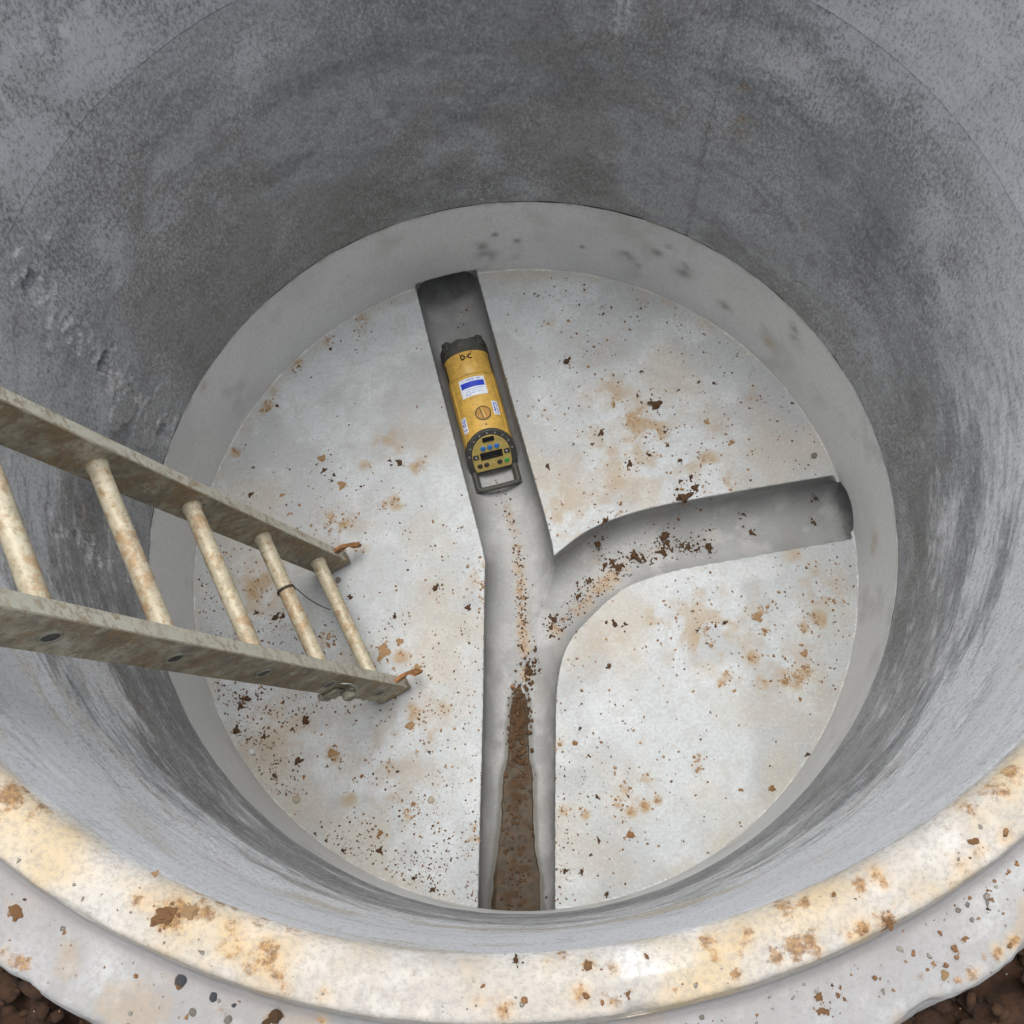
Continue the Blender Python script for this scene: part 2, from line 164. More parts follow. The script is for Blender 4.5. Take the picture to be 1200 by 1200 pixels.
def vnoise(P, scale, seed=0):
    X = P * scale
    I = np.floor(X).astype(np.int64); Fr = X - I
    Fr = Fr * Fr * (3 - 2 * Fr)
    out = 0
    for dx in (0, 1):
        for dy in (0, 1):
            for dz in (0, 1):
                w = (Fr[:, 0] if dx else 1 - Fr[:, 0]) * (Fr[:, 1] if dy else 1 - Fr[:, 1]) * (Fr[:, 2] if dz else 1 - Fr[:, 2])
                out = out + w * hash3(I[:, 0] + dx, I[:, 1] + dy, I[:, 2] + dz, seed)
    return out * 2 - 1

def fbm(P, scale, octv=4, seed=0):
    s, a, t = 0, 1.0, 0
    for k in range(octv):
        s = s + a * vnoise(P, scale * 2 ** k, seed + 17 * k); t += a; a *= .5
    return s / t

def blobs(X, Y, table, warp=None):
    m = np.zeros(len(X))
    for (x, y, r, s) in table:
        d2 = ((X - x) ** 2 + (Y - y) ** 2) / (r * r)
        m = np.maximum(m, s * np.exp(-d2 * 0.9))
    return m

def ss(x, a, b):
    t = np.clip((x - a) / (b - a), 0, 1); return t * t * (3 - 2 * t)

def lerp(c, d, f):
    return c + (np.asarray(d, float) - c) * np.asarray(f)[:, None]

def cattr(me, C):
    a = me.attributes.new('col', 'FLOAT_COLOR', 'POINT')
    a.data.foreach_set('color', np.c_[np.clip(C, 0, 1), np.ones(len(C))].astype(np.float32).ravel())

def wblobs(th, z, table, R=.75, grow=1.0):
    """blobs on the shaft wall: table of theta (degrees), z, radius"""
    m = np.zeros(len(th))
    for (t, zz, r) in table:
        dt = (th - math.radians(t) + math.pi) % (2 * math.pi) - math.pi
        d2 = ((dt * R) ** 2 + (z - zz) ** 2) / (r * r * grow * grow)
        m = np.maximum(m, np.exp(-d2 * 0.9))
    return m

# ------------------------------------------------------------------ materials
class NT:
    def __init__(self, name):
        self.m = bpy.data.materials.new(name); self.m.use_nodes = True
        self.t = self.m.node_tree; self.b = self.t.nodes['Principled BSDF']
        self.b.inputs['Specular IOR Level'].default_value = 0.35
        self.co = self.t.nodes.new('ShaderNodeTexCoord').outputs['Object']
    def n(self, k): return self.t.nodes.new(k)
    def l(self, a, b): self.t.links.new(a, b)
    def setin(self, s, v):
        if hasattr(v, 'is_linked') or isinstance(v, bpy.types.NodeSocket): self.l(v, s)
        else: s.default_value = v
    def mapping(self, scale=(1, 1, 1), loc=(0, 0, 0)):
        m = self.n('ShaderNodeMapping'); self.l(self.co, m.inputs[0])
        m.inputs['Scale'].default_value = scale; m.inputs['Location'].default_value = loc
        return m.outputs[0]
    def noise(self, scale, detail=5, rough=.55, vec=None, dist=0):
        m = self.n('ShaderNodeTexNoise'); self.l(vec or self.co, m.inputs['Vector'])
        m.inputs['Scale'].default_value = scale; m.inputs['Detail'].default_value = detail
        m.inputs['Roughness'].default_value = rough; m.inputs['Distortion'].default_value = dist
        return m.outputs[0]
    def voro(self, scale, feature='F1', vec=None, out='Distance'):
        m = self.n('ShaderNodeTexVoronoi'); self.l(vec or self.co, m.inputs['Vector']); m.feature = feature
        m.inputs['Scale'].default_value = scale
        return m.outputs[out]
    def attr(self, name):
        m = self.n('ShaderNodeAttribute'); m.attribute_name = name; return m.outputs['Fac']
    def acol(self):
        m = self.n('ShaderNodeAttribute'); m.attribute_name = 'col'; return m.outputs['Color']
    def rng(self, v, a, b, c=0.0, d=1.0, smooth=True):
        m = self.n('ShaderNodeMapRange'); m.interpolation_type = 'SMOOTHSTEP' if smooth else 'LINEAR'
        self.setin(m.inputs[0], v)
        for i, x in enumerate((a, b, c, d)): m.inputs[i + 1].default_value = x
        return m.outputs[0]
    def math(self, op, a, b=0.0):
        m = self.n('ShaderNodeMath'); m.operation = op
        self.setin(m.inputs[0], a); self.setin(m.inputs[1], b)
        return m.outputs[0]
    def mix(self, f, a, b):
        m = self.n('ShaderNodeMix'); m.data_type = 'RGBA'
        self.setin(m.inputs[0], f)
        for s, v in ((m.inputs[6], a), (m.inputs[7], b)):
            if isinstance(v, tuple): s.default_value = (*v[:3], 1)
            else: self.l(v, s)
        return m.outputs[2]
    def bump(self, h, strength, dist=.002, prev=None):
        m = self.n('ShaderNodeBump'); m.inputs['Strength'].default_value = strength; m.inputs['Distance'].default_value = dist
        self.l(h, m.inputs['Height'])
        if prev: self.l(prev, m.inputs['Normal'])
        return m.outputs[0]
    def out(self, col, rough=.85, bump=None, metal=0.0):
        self.setin(self.b.inputs['Base Color'], (*col, 1) if isinstance(col, tuple) else col)
        self.setin(self.b.inputs['Roughness'], rough); self.setin(self.b.inputs['Metallic'], metal)
        if bump: self.l(bump, self.b.inputs['Normal'])
        return self.m

OCHRE, OCHRE2, BROWN = (.42, .235, .095), (.50, .33, .17), (.10, .052, .024)

def mat_bench(name='benching_concrete', tint=(.255, .145, .062)):
    k = NT(name)
    fine = k.noise(135, 5, .78)
    c = k.mix(k.rng(fine, .36, .56, .40, 0), k.acol(), (.29, .288, .275))
    c = k.mix(k.rng(fine, .54, .70, 0, .25), c, (.66, .67, .67))
    mud = k.attr('mud')
    crust = k.rng(k.math('ADD', k.math('MULTIPLY', mud, .32), k.math('MULTIPLY', k.noise(95, 5, .78), .95)), .72, .80)
    c = k.mix(k.math('MULTIPLY', crust, .8), c, tint)
    wet = k.attr('dark')
    c = k.mix(k.math('MULTIPLY', wet, .75), c, (.135, .125, .108))
    return k.out(c, k.rng(wet, 0, 1, .78, .3), k.bump(fine, .4, .0014))

def mat_basewall():
    k = NT('smooth_base_concrete')
    fine = k.noise(150, 3, .7)
    c = k.mix(k.rng(fine, .36, .56, .25, 0), k.acol(), (.38, .375, .36))
    return k.out(c, .66, k.bump(fine, .22, .0012))

def mat_ring():
    k = NT('ring_wall_concrete')
    fine = k.noise(190, 5, .84, k.mapping((1, 1, .6)))
    c = k.mix(k.rng(fine, .36, .54, .50, 0), k.acol(), (.080, .081, .083))
    pl = k.rng(k.math('ADD', k.math('MULTIPLY', k.attr('pale'), .20), fine), .54, .74)
    c = k.mix(k.math('MULTIPLY', pl, .66), c, (.55, .56, .575))
    ph = k.rng(k.voro(62), .085, .04)
    c = k.mix(k.math('MULTIPLY', ph, .55), c, (.05, .05, .05))
    return k.out(c, .70, k.bump(fine, .5, .0022))

def mat_rim():
    k = NT('rim_concrete')
    fine = k.noise(190, 3, .72)
    c = k.mix(k.rng(fine, .34, .58, .42, 0), k.acol(), (.22, .213, .20))
    mud = k.attr('mud'); brk = k.noise(75, 5, .78)
    crust = k.rng(k.math('ADD', k.math('MULTIPLY', mud, .42), k.math('MULTIPLY', brk, .92)), .69, .86)
    c = k.mix(k.math('MULTIPLY', crust, .86), c, k.mix(k.rng(fine, .35, .65), (.14, .072, .028), (.31, .175, .068)))
    sp = k.math('MULTIPLY', k.rng(k.voro(85), .12, .06), k.rng(brk, .46, .60))
    c = k.mix(k.math('MULTIPLY', sp, .7), c, (.16, .12, .09))
    return k.out(c, .8, k.bump(k.math('ADD', k.math('MULTIPLY', fine, .6), k.math('MULTIPLY', brk, .8)), .45, .002))

def mat_soil(name, c1, c2, rough=.95, scale=60):
    k = NT(name)
    n1 = k.noise(scale, 6, .7); n2 = k.noise(scale * 5, 4, .7)
    c = k.mix(k.rng(n1, .35, .68), c1, c2)
    return k.out(c, rough, k.bump(k.math('ADD', n1, k.math('MULTIPLY', n2, .6)), .7, .003))

def mat_alu():
    k = NT('weathered_aluminium')
    n1 = k.noise(9, 4, .65); n2 = k.noise(70, 4, .72)
    c = k.mix(k.rng(n1, .38, .62), (.22, .195, .14), (.40, .36, .265))
    c = k.mix(k.rng(k.noise(17, 5, .7, k.mapping(loc=(4, 2, 9))), .44, .60, 0, .75), c, (.24, .155, .075))
    c = k.mix(k.rng(n2, .46, .62, 0, .5), c, (.11, .105, .085))
    c = k.mix(k.math('MULTIPLY', k.attr('edge'), k.rng(n2, .40, .54, .30, 1.0)), c, (.50, .485, .40))  # front edge painted paler as if lit, with pale cement specks
    c = k.mix(k.rng(k.noise(26, 5, .8, k.mapping(loc=(8, 6, 1))), .58, .64, 0, .6), c, (.47, .45, .36))
    return k.out(c, .58, k.bump(n2, .4, .001), .2)

def mat_rung():
    k = NT('muddy_rung_aluminium')
    n1 = k.noise(30, 4, .7); n2 = k.noise(95, 4, .74)
    c = k.mix(k.rng(n1, .34, .66), (.36, .32, .23), (.47, .425, .315))
    c = k.mix(k.rng(k.noise(38, 5, .74, k.mapping(loc=(2, 8, 3))), .47, .60, 0, .75), c, (.31, .19, .09))
    c = k.mix(k.rng(n2, .52, .66, 0, .6), c, (.19, .15, .095))
    c = k.mix(k.rng(n2, .42, .30, 0, .35), c, (.58, .55, .46))
    return k.out(c, .52, k.bump(n2, .6, .0012), .12)

def mat_plain(name, col, rough=.5, metal=0.0, var=.25, scale=60, dirt=(.10, .085, .06), dirt_amt=.35, bump=.15):
    k = NT(name)
    n = k.noise(scale, 5, .65)
    dk = tuple(x * (1 - var) for x in col)
    c = k.mix(k.rng(n, .35, .65), dk, col)
    c = k.mix(k.rng(k.noise(scale * 1.7, 6, .7, k.mapping(loc=(3, 1, 2))), .52, .72, 0, dirt_amt), c, dirt)
    return k.out(c, rough, k.bump(k.noise(scale * 6, 4), bump, .0006), metal)

M = dict(bench=mat_bench(), channel=mat_bench('channel_concrete', (.24, .135, .065)), basewall=mat_basewall(), ring=mat_ring(), rim=mat_rim(),
         alu=mat_alu(), rung=mat_rung(),
         soil=mat_soil('dark_damp_soil', (.022, .011, .006), (.055, .027, .013), scale=35),
         d=mat_soil('clod_dark_brown', (.058, .030, .014), (.115, .062, .028)),
         e=mat_soil('crumb_brown', (.10, .053, .023), (.20, .115, .052)),
         o=mat_soil('clod_orange_brown', (.20, .10, .04), (.33, .18, .08)),
         r=mat_soil('clod_red_brown', (.15, .075, .032), (.26, .14, .062)),
         t=mat_soil('clod_tan', (.26, .155, .075), (.40, .26, .14)),
         p=mat_soil('pebble_pale', (.38, .32, .24), (.50, .44, .35)),
         g=mat_soil('pebble_grey', (.14, .125, .105), (.27, .25, .21), .8),
         s=mat_soil('stone_slate', (.035, .038, .042), (.10, .105, .112), .55),
         w=mat_soil('chip_white', (.6, .61, .61), (.75, .76, .76), .8),
         yellow=mat_plain('laser_yellow_paint', (.62, .385, .085), .42, 0, .18, 45, (.20, .125, .045), .7),
         yellow2=mat_plain('laser_panel_yellow', (.46, .35, .11), .5, 0, .2, 70, (.2, .15, .06), .5),
         knob=mat_plain('laser_knob_ochre', (.40, .205, .03), .45, 0, .2, 80),
         rubber=mat_plain('laser_black_rubber', (.060, .060, .052), .6, 0, .3, 50, (.11, .10, .08), .6, .3),
         lcd=mat_plain('laser_dark_glass', (.012, .010, .010), .18, 0, .1, 40, (.03, .02, .015), .3, .02),
         blue=mat_plain('button_blue', (.03, .17, .48), .4, 0, .15, 90, (.05, .08, .12), .3),
         green=mat_plain('button_green', (.05, .30, .06), .4, 0, .15, 90, (.05, .1, .04), .3),
         dark=mat_plain('button_dark', (.045, .042, .035), .45, 0, .2, 90),
         steel=mat_plain('screw_steel', (.32, .32, .30), .4, .7, .2, 90),
         ink=mat_plain('black_marker_ink', (.012, .011, .010), .6, 0, .1, 90, (.02, .02, .02), .1),
         sticker=mat_plain('white_sticker', (.70, .74, .80), .45, 0, .06, 90, (.45, .48, .52), .35, .05),
         stickblue=mat_plain('sticker_blue', (.025, .05, .50), .45, 0, .15, 90, (.1, .12, .3), .25, .05),
         stickpale=mat_plain('sticker_pale_blue', (.16, .25, .62), .45, 0, .2, 90, (.4, .45, .7), .3, .05),
         rust=mat_plain('rusty_steel', (.34, .165, .065), .85, .1, .5, 70, (.13, .06, .03), .8, .8),
         wire=mat_plain('tie_wire_steel', (.12, .10, .075), .55, .6, .3, 120),
         galv=mat_plain('grey_bracket_steel', (.30, .29, .23), .6, .35, .35, 60, (.16, .12, .07), .7, .4),
         pipe=mat_plain('pipe_grey_concrete', (.33, .33, .32), .8, 0, .25, 30, (.12, .10, .08), .5, .3),
         mudwet=None)
def mat_mudwet():
    k = NT('wet_silt')
    n1 = k.noise(40, 4, .7); n2 = k.noise(190, 3, .72)
    c = k.mix(k.rng(n1, .35, .68), (.034, .023, .011), (.064, .043, .021))
    c = k.mix(k.rng(n2, .5, .72, 0, .6), c, (.038, .022, .012))
    c = k.mix(k.math('MULTIPLY', k.attr('crumb'), .8), c, (.075, .038, .018))
    return k.out(c, k.rng(k.attr('crumb'), 0, 1, .62, .95), k.bump(k.math('ADD', n1, n2), .35, .0016))
M['mudwet'] = mat_mudwet()

# ================================================================== LARGE STRUCTURE
RAD = .75          # inside radius of the shaft
ZBASE = .285       # top of the cast base wall
ZJOINT = 1.018     # joint between the two rings
ZRIM = 1.329       # top of the upper ring
DEPTH = .140       # channel depth below the benching
HW = .0785         # channel half width

def smooth_path(pts, n):
    P = np.array(pts, float)
    seg = np.r_[0, np.cumsum(np.linalg.norm(np.diff(P, axis=0), axis=1))]
    ext = np.vstack([2 * P[0] - P[1], P, 2 * P[-1] - P[-2]])
    out = []
    for s in np.linspace(0, seg[-1], n):
        i = min(np.searchsorted(seg, s, side='right') - 1, len(P) - 2)
        t = (s - seg[i]) / (seg[i + 1] - seg[i])
        p0, p1, p2, p3 = ext[i], ext[i + 1], ext[i + 2], ext[i + 3]
        out.append(.5 * ((2 * p1) + (-p0 + p2) * t + (2 * p0 - 5 * p1 + 4 * p2 - p3) * t * t + (-p0 + 3 * p1 - 3 * p2 + p3) * t ** 3))
    return np.array(out)

MAIN = smooth_path([(-.1245, .752), (-.09, .53), (-.062, .356), (-.035, .19), (-.0155, .07), (-.008, 0), (-.0145, -.07), (-.041, -.35), (-.062, -.54), (-.0845, -.752)], 90)
BRANCH = smooth_path([(.742, .0485), (.60, .038), (.465, .027), (.36, .018), (.28, .006), (.205, -.014), (.155, -.040), (.10, -.080), (.036, -.138), (-.002, -.195), (-.027, -.268), (-.041, -.35), (-.05, -.43)], 80)

def u_cutter(path, hw, depth, ztop):
    T = np.gradient(path, axis=0); T /= np.linalg.norm(T, axis=1)[:, None]
    Nn = np.c_[-T[:, 1], T[:, 0]]
    prof = [(hw, ztop)] + [(hw * math.cos(a), -depth + hw - hw * math.sin(a)) for a in np.linspace(0, math.pi, 25)] + [(-hw, ztop)]
    V, F, k = [], [], len(prof)
    for i, (p, nn) in enumerate(zip(path, Nn)):
        for s, z in prof:
            V.append((p[0] + nn[0] * s, p[1] + nn[1] * s, z))
    for i in range(len(path) - 1):
        for j in range(k):
            a, b = i * k + j, i * k + (j + 1) % k
            F.append((a, b, b + k, a + k))
    F.append(tuple(range(k))); F.append(tuple((len(path) - 1) * k + j for j in range(k))[::-1])
    bm = bmesh.new(); me = mesh_from(V, F, smooth=False); bm.from_mesh(me)
    bmesh.ops.recalc_face_normals(bm, faces=bm.faces); bm.to_mesh(me); bm.free()
    return me

def cyl_mesh(r, z0, z1, n=256, mat=None):
    bm = bmesh.new()
    bmesh.ops.create_cone(bm, cap_ends=True, segments=n, radius1=r, radius2=r, depth=z1 - z0,
                          matrix=(mat or Matrix()) @ Matrix.Translation((0, 0, (z0 + z1) / 2)))
    me = bpy.data.meshes.new('cyl'); bm.to_mesh(me); bm.free()
    return me

def pipe_matrix(path, at_start):
    p = path[0] if at_start else path[-1]
    d = (path[0] - path[3]) if at_start else (path[-1] - path[-4])
    d = Vector((d[0], d[1], 0)).normalized()
    q = d.to_track_quat('Z', 'Y').to_matrix().to_4x4()
    return Matrix.Translation((p[0], p[1], -DEPTH + HW - .001)) @ q

block = bpy.data.objects.new('tmp_block', cyl_mesh(.80, -.22, ZBASE - .004, 320)); COL.objects.link(block)
cutters = [cyl_mesh(RAD + .002, 0, 1, 320), u_cutter(MAIN, HW, DEPTH, .016), u_cutter(BRANCH, HW, DEPTH - .010, .0155)]
PIPES = [pipe_matrix(MAIN, True), pipe_matrix(MAIN, False), pipe_matrix(BRANCH, True)]
PIPES[2] = Matrix.Translation((0, 0, .010)) @ PIPES[2]
for mt in PIPES:
    cutters.append(cyl_mesh(HW, -.012, .2, 96, mt))
tmp = [block]
for cme in cutters:
    co = bpy.data.objects.new('tmp_cut', cme); COL.objects.link(co); tmp.append(co)
    md = block.modifiers.new('b', 'BOOLEAN'); md.operation = 'DIFFERENCE'; md.solver = 'EXACT'; md.object = co
rm = block.modifiers.new('r', 'REMESH'); rm.mode = 'VOXEL'; rm.voxel_size = .0031
sm = block.modifiers.new('s', 'SMOOTH'); sm.factor = .5; sm.iterations = 2
dg = bpy.context.evaluated_depsgraph_get()
ev = block.evaluated_get(dg)
bme = bpy.data.meshes.new_from_object(ev)
nv, nf = len(bme.vertices), len(bme.polygons)
V = np.zeros(nv * 3, np.float32); bme.vertices.foreach_get('co', V); V = V.reshape(-1, 3).astype(float)
lt = np.zeros(nf, np.int32); bme.polygons.foreach_get('loop_total', lt)
li = np.zeros(len(bme.loops), np.int32); bme.loops.foreach_get('vertex_index', li)
if (lt == 4).all():
    Q = li.reshape(-1, 4)
else:
    ls = np.zeros(nf, np.int32); bme.polygons.foreach_get('loop_start', ls)
    Q = np.array([[li[s + min(j, t - 1)] for j in range(4)] for s, t in zip(ls, lt) if t >= 3])
for o in tmp:
    bpy.data.objects.remove(o, do_unlink=True)
print('base remesh verts', nv, 'faces', nf)

FC = V[Q].mean(1)
fr = np.hypot(FC[:, 0], FC[:, 1])
keep = (fr < .795) & (FC[:, 2] > -.2) & ~((fr > .757) & (FC[:, 2] < -.02) & (fr > .775))
Q = Q[keep]; used = np.unique(Q); re_ = np.zeros(len(V), np.int64); re_[used] = np.arange(len(used)); V = V[used]; Q = re_[Q]
FC = V[Q].mean(1)
print('kept verts', len(V))
fr = np.hypot(FC[:, 0], FC[:, 1])
keep = (fr < .795) & (FC[:, 2] > -.2)
wallf = keep & (fr > RAD - .001) & (FC[:, 2] > -.001) & ~((FC[:, 2] < .017) & (fr < RAD))
chanf = keep & (FC[:, 2] < -.005) & ~wallf
benchf = keep & ~chanf & (fr < RAD + .004) & ~((fr > RAD - .012) & (FC[:, 2] > .0016))
wallf = keep & ~chanf & ~benchf
# gentle unevenness of the trowelled benching, a worn edge
sw_ = V[:, :2] @ np.array([[.82, -.57], [.57, .82]])       # long shallow sweeps of the trowel
trow = fbm(np.c_[sw_[:, 0] * 1.0, sw_[:, 1] * 4.5, V[:, 2] * 0] + .3 * fbm(V, 3, 2, 8)[:, None], 7, 3, 6)
vn = fbm(V, 5, 3, 3) * .0024 + fbm(V, 38, 3, 5) * .0007 + trow * .0016
rv = np.hypot(V[:, 0], V[:, 1])
V[:, 2] += np.where(rv < .748, vn, vn * .3)
mud_b = np.clip(np.maximum(blobs(V[:, 0], V[:, 1], STAINS), blobs(V[:, 0], V[:, 1], WIDE)), 0, 1)
mud_c = blobs(V[:, 0], V[:, 1], CHSTAINS)
V[:, 2] += np.where(V[:, 2] > -.004, .0012 * np.clip(mud_b - .5, 0, 1) * (fbm(V, 90, 2, 9) > 0), 0)
# wet halo round the silt in the lower channel
SILT = [(607, .012)]
def silt_half(y):
    """half width of the silt tongue against distance along y"""
    ys = [-.26, -.285, -.30, -.36, -.43, -.47, -.55, -.62, -.68, -.76]
    ws = [.000, .010, .017, .021, .023, .034, .034, .040, .049, .054]
    return np.interp(-np.asarray(y), [-a for a in ys], ws)
def main_x(y):
    o = np.argsort(MAIN[:, 1]); return np.interp(y, MAIN[o, 1], MAIN[o, 0])
offx = np.abs(V[:, 0] - main_x(V[:, 1]) + .004)
hwv = silt_half(V[:, 1]) + .004 * fbm(V, 40, 3, 21)
dark_c = np.where((V[:, 1] < -.27) & (V[:, 2] < -.05), ss(-(offx - hwv - .015), 0, .009), 0)

class Vn: pass
def submesh(mask, mat, name):
    q = Q[mask]
    used = np.unique(q); re = -np.ones(len(V), np.int64); re[used] = np.arange(len(used))
    me = mesh_np(V[used], re[q], name)
    return me, used
full = mesh_np(V, Q[keep], 'full')
VN = np.zeros(len(V) * 3, np.float32); full.vertices.foreach_get('normal', VN); VN = VN.reshape(-1, 3)
def finish(me, used):
    me.normals_split_custom_set_from_vertices([tuple(x) for x in VN[used]])

def bench_col(P, mud):
    a = fbm(P, 3.0, 4, 101); b = fbm(P, 13, 4, 102); w = fbm(P + 5, 5, 5, 103); d = fbm(P + 9, 8, 5, 104); e = fbm(P, 60, 3, 105)
    C = lerp(np.tile((.395, .416, .42), (len(P), 1)), (.455, .482, .49), ss(a, -.28, .25))
    C = lerp(C, (.52, .54, .55), ss(b, -.02, .4) * .6)
    C = lerp(C, (.33, .335, .33), ss(d, .04, .36) * .60)
    C = lerp(C, (.42, .365, .28), ss(w, .04, .40) * .5)
    C = lerp(C, (.36, .355, .34), ss(e, .05, .5) * .35)
    rr = np.hypot(P[:, 0], P[:, 1])
    C = lerp(C, (.40, .37, .31), ss(rr, .715, .75) * ss(b, -.2, .3) * .6)
    br = fbm(P + 3, 34, 4, 106)
    C = lerp(C, (.34, .235, .115), ss(mud, .05, .70) * ss(br + .35 * w, -.34, .32) * .84)
    return C * .95

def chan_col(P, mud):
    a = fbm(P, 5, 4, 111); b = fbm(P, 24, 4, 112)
    C = lerp(np.tile((.265, .27, .268), (len(P), 1)), (.345, .35, .347), ss(a, -.25, .25))  # base tone darkened to put the channel's shading into the colour
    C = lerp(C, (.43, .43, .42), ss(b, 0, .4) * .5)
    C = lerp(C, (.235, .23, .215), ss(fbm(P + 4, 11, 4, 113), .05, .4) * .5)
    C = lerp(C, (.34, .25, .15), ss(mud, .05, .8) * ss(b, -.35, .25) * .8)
    return C

base = empty('manhole_base')
tag(base, 'pale grey concrete manhole base with benching, branched flow channel and smooth lower wall', 'manhole base')
# three benching slabs
side = FC[:, 0] - main_x(FC[:, 1])
ob = np.argsort(BRANCH[:, 0]); by = np.interp(FC[:, 0], BRANCH[ob, 0], BRANCH[ob, 1])
left = benchf & (side < 0)
upper = benchf & (side >= 0) & (FC[:, 1] > by)
lower = benchf & (side >= 0) & (FC[:, 1] <= by)
for msk, lab in ((left, 'half-round benching slab under the ladder, freckled with brown crumbs'),
                 (upper, 'wedge of benching between the yellow laser and the side channel, stained tan'),
                 (lower, 'rounded benching slab below the curved side channel')):
    me, used = submesh(msk, None, 'benching')
    vattr(me, 'mud', mud_b[used]); vattr(me, 'dark', np.zeros(len(used))); cattr(me, bench_col(V[used], mud_b[used]))
    finish(me, used)
    o = obj('benching', me, M['bench'], base); o['label'] = lab
me, used = submesh(chanf, None, 'flow_channel')
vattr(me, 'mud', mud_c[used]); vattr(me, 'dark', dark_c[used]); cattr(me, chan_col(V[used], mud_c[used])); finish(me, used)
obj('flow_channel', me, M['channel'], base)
thv = np.arctan2(V[:, 1], V[:, 0])
me, used = submesh(wallf, None, 'lower_wall')
dk = wblobs(thv[used], V[used, 2], W_DARK) * (V[used, 2] > .01)
Pw = V[used]; nz = fbm(Pw, 45, 3, 121)
C = lerp(np.tile((.61, .615, .605), (len(Pw), 1)), (.68, .685, .675), ss(fbm(Pw, 4, 4, 122), -.25, .25))
C = lerp(C, (.68, .68, .67), ss(fbm(Pw * np.array([1, 1, 2.2]), 16, 4, 123), .05, .45) * .5)
C = lerp(C, (.44, .435, .42), ss(fbm(Pw + 3, 9, 5, 124), .1, .45) * .5)
C = lerp(C, (.11, .11, .105), np.clip(dk * ss(nz, -.6, .3), 0, 1) * .62)
C = lerp(C, (.06, .06, .06), wblobs(thv[used], V[used, 2], W_HOLES) * .7)
tanm = wblobs(thv[used], V[used, 2], [(-6, .14, .02), (-7, .12, .015), (35, .1, .02), (150, .26, .012)])
C = lerp(C, (.42, .30, .17), tanm * .5)
C = lerp(C, (.36, .345, .31), ss(V[used, 2], .012, 0) * (V[used, 2] > -.01) * ss(nz, -.5, .3) * .7)
C = lerp(C, (.33, .28, .20), ss(V[used, 2], ZBASE - .02, ZBASE) * ss(nz, -.2, .4) * .5)
cattr(me, C)
finish(me, used)
obj('lower_wall', me, M['basewall'], base)
# mortar bead in the joint above the base wall
def torus_band(r0, z0, r1, n=360, amp=.0012, seed=3):
    th = np.linspace(0, 2 * math.pi, n, endpoint=False); k = 8
    Vt = []
    for i, t in enumerate(th):
        for j in range(k):
            a = 2 * math.pi * j / k
            rr = r1 * (1 + .35 * math.sin(t * 37 + seed) * math.sin(t * 13))
            Vt.append(((r0 + rr * math.cos(a)) * math.cos(t), (r0 + rr * math.cos(a)) * math.sin(t), z0 + rr * math.sin(a)))
    Qt = np.array([[i * k + j, ((i + 1) % n) * k + j, ((i + 1) % n) * k + (j + 1) % k, i * k + (j + 1) % k] for i in range(n) for j in range(k)])
    return mesh_np(np.array(Vt), Qt)
obj('joint_seal', torus_band(.7575, ZBASE - .002, .0045), M['dark'], base)

# drain pipes running out of the base
plabels = ['dark pipe mouth at the far end of the channel holding the yellow laser',
           'pipe under the near rim where the muddy channel ends',
           'dark pipe mouth at the right end of the curved side channel']
for mt, lab in zip(PIPES, plabels):
    V2, F2 = [], []
    n = 64; prof = [(.0792, .010), (.0792, .028), (.0792, 1.2), (.0001, 1.2), (.0001, 1.215), (.088, 1.215), (.088, .060), (.084, .056), (.083, .010)]  # closed outer end is added to keep outside light out
    for i in range(n):
        a = 2 * math.pi * i / n
        for r, z in prof: V2.append((r * math.cos(a), r * math.sin(a), z))
    k = len(prof)
    for i in range(n):
        for j in range(k):
            a, b = i * k + j, i * k + (j + 1) % k; c, d2 = ((i + 1) % n) * k + (j + 1) % k, ((i + 1) % n) * k + j
            F2.append((a, b, c, d2))
    me = mesh_from(V2, F2, sharp=30)
    o = obj('drain_pipe', me, M['pipe']); o.matrix_world = mt
    tag(o, lab, 'pipe', 'drain pipes leaving the manhole base')

# ------------------------------------------------------------------ shaft rings
def revolve(prof, n, dense=None):
    th = np.linspace(-math.pi / 2, 1.5 * math.pi, n, endpoint=False)
    if dense:                      # closer vertices over the chipped sector
        a, b, m = dense
        th = np.r_[th[th < a], np.linspace(a, b, m, endpoint=False), th[th >= b]]; n = len(th)
    P = np.array(prof); k = len(P)
    TH = np.repeat(th, k); R = np.tile(P[:, 0], n); Zv = np.tile(P[:, 1], n); J = np.tile(np.arange(k), n)
    I = np.arange(n)
    a = (I[:, None] * k + np.arange(k)[None, :]); b = np.roll(a, -1, axis=0)
    Qq = np.stack([a, b, np.roll(b, -1, axis=1), np.roll(a, -1, axis=1)], -1).reshape(-1, 4)
    return TH, R, Zv, J, Qq

def line(p, q, n): return [(p[0] + (q[0] - p[0]) * i / n, p[1] + (q[1] - p[1]) * i / n) for i in range(n)]

# lower ring: inner face dense
prof = [(.7525, ZBASE + .001)] + line((RAD, ZBASE + .004), (RAD, ZJOINT - .008), 190) + line((RAD, ZJOINT - .008), (RAD, ZJOINT - .0005), 4) + \
       [(RAD + .005, ZJOINT - .0005), (.90, ZJOINT - .0005), (.90, ZBASE + .001)]
prof = prof[::-1]
TH, R, Zv, J, Qr = revolve(prof, 1000, (math.radians(156), math.radians(193), 210))
P = np.c_[R * np.cos(TH), R * np.sin(TH), Zv]
inner = R < .76
def wall_disp(P): return fbm(P, 4, 3, 41) * .0022 + fbm(P * np.array([1, 1, 1.6]), 30, 4, 42) * .0010
disp = wall_disp(P)
rs_ = random.Random(5)
SEAMCH = [(161.3 + rs_.gauss(0, 1.5), z_, rs_.uniform(.004, .013)) for z_ in np.arange(.30, 1.0, .014) if rs_.random() < .8] + [(-173.2 + rs_.gauss(0, 1.2), z_, rs_.uniform(.005, .013)) for z_ in np.arange(.42, .78, .022) if rs_.random() < .7]
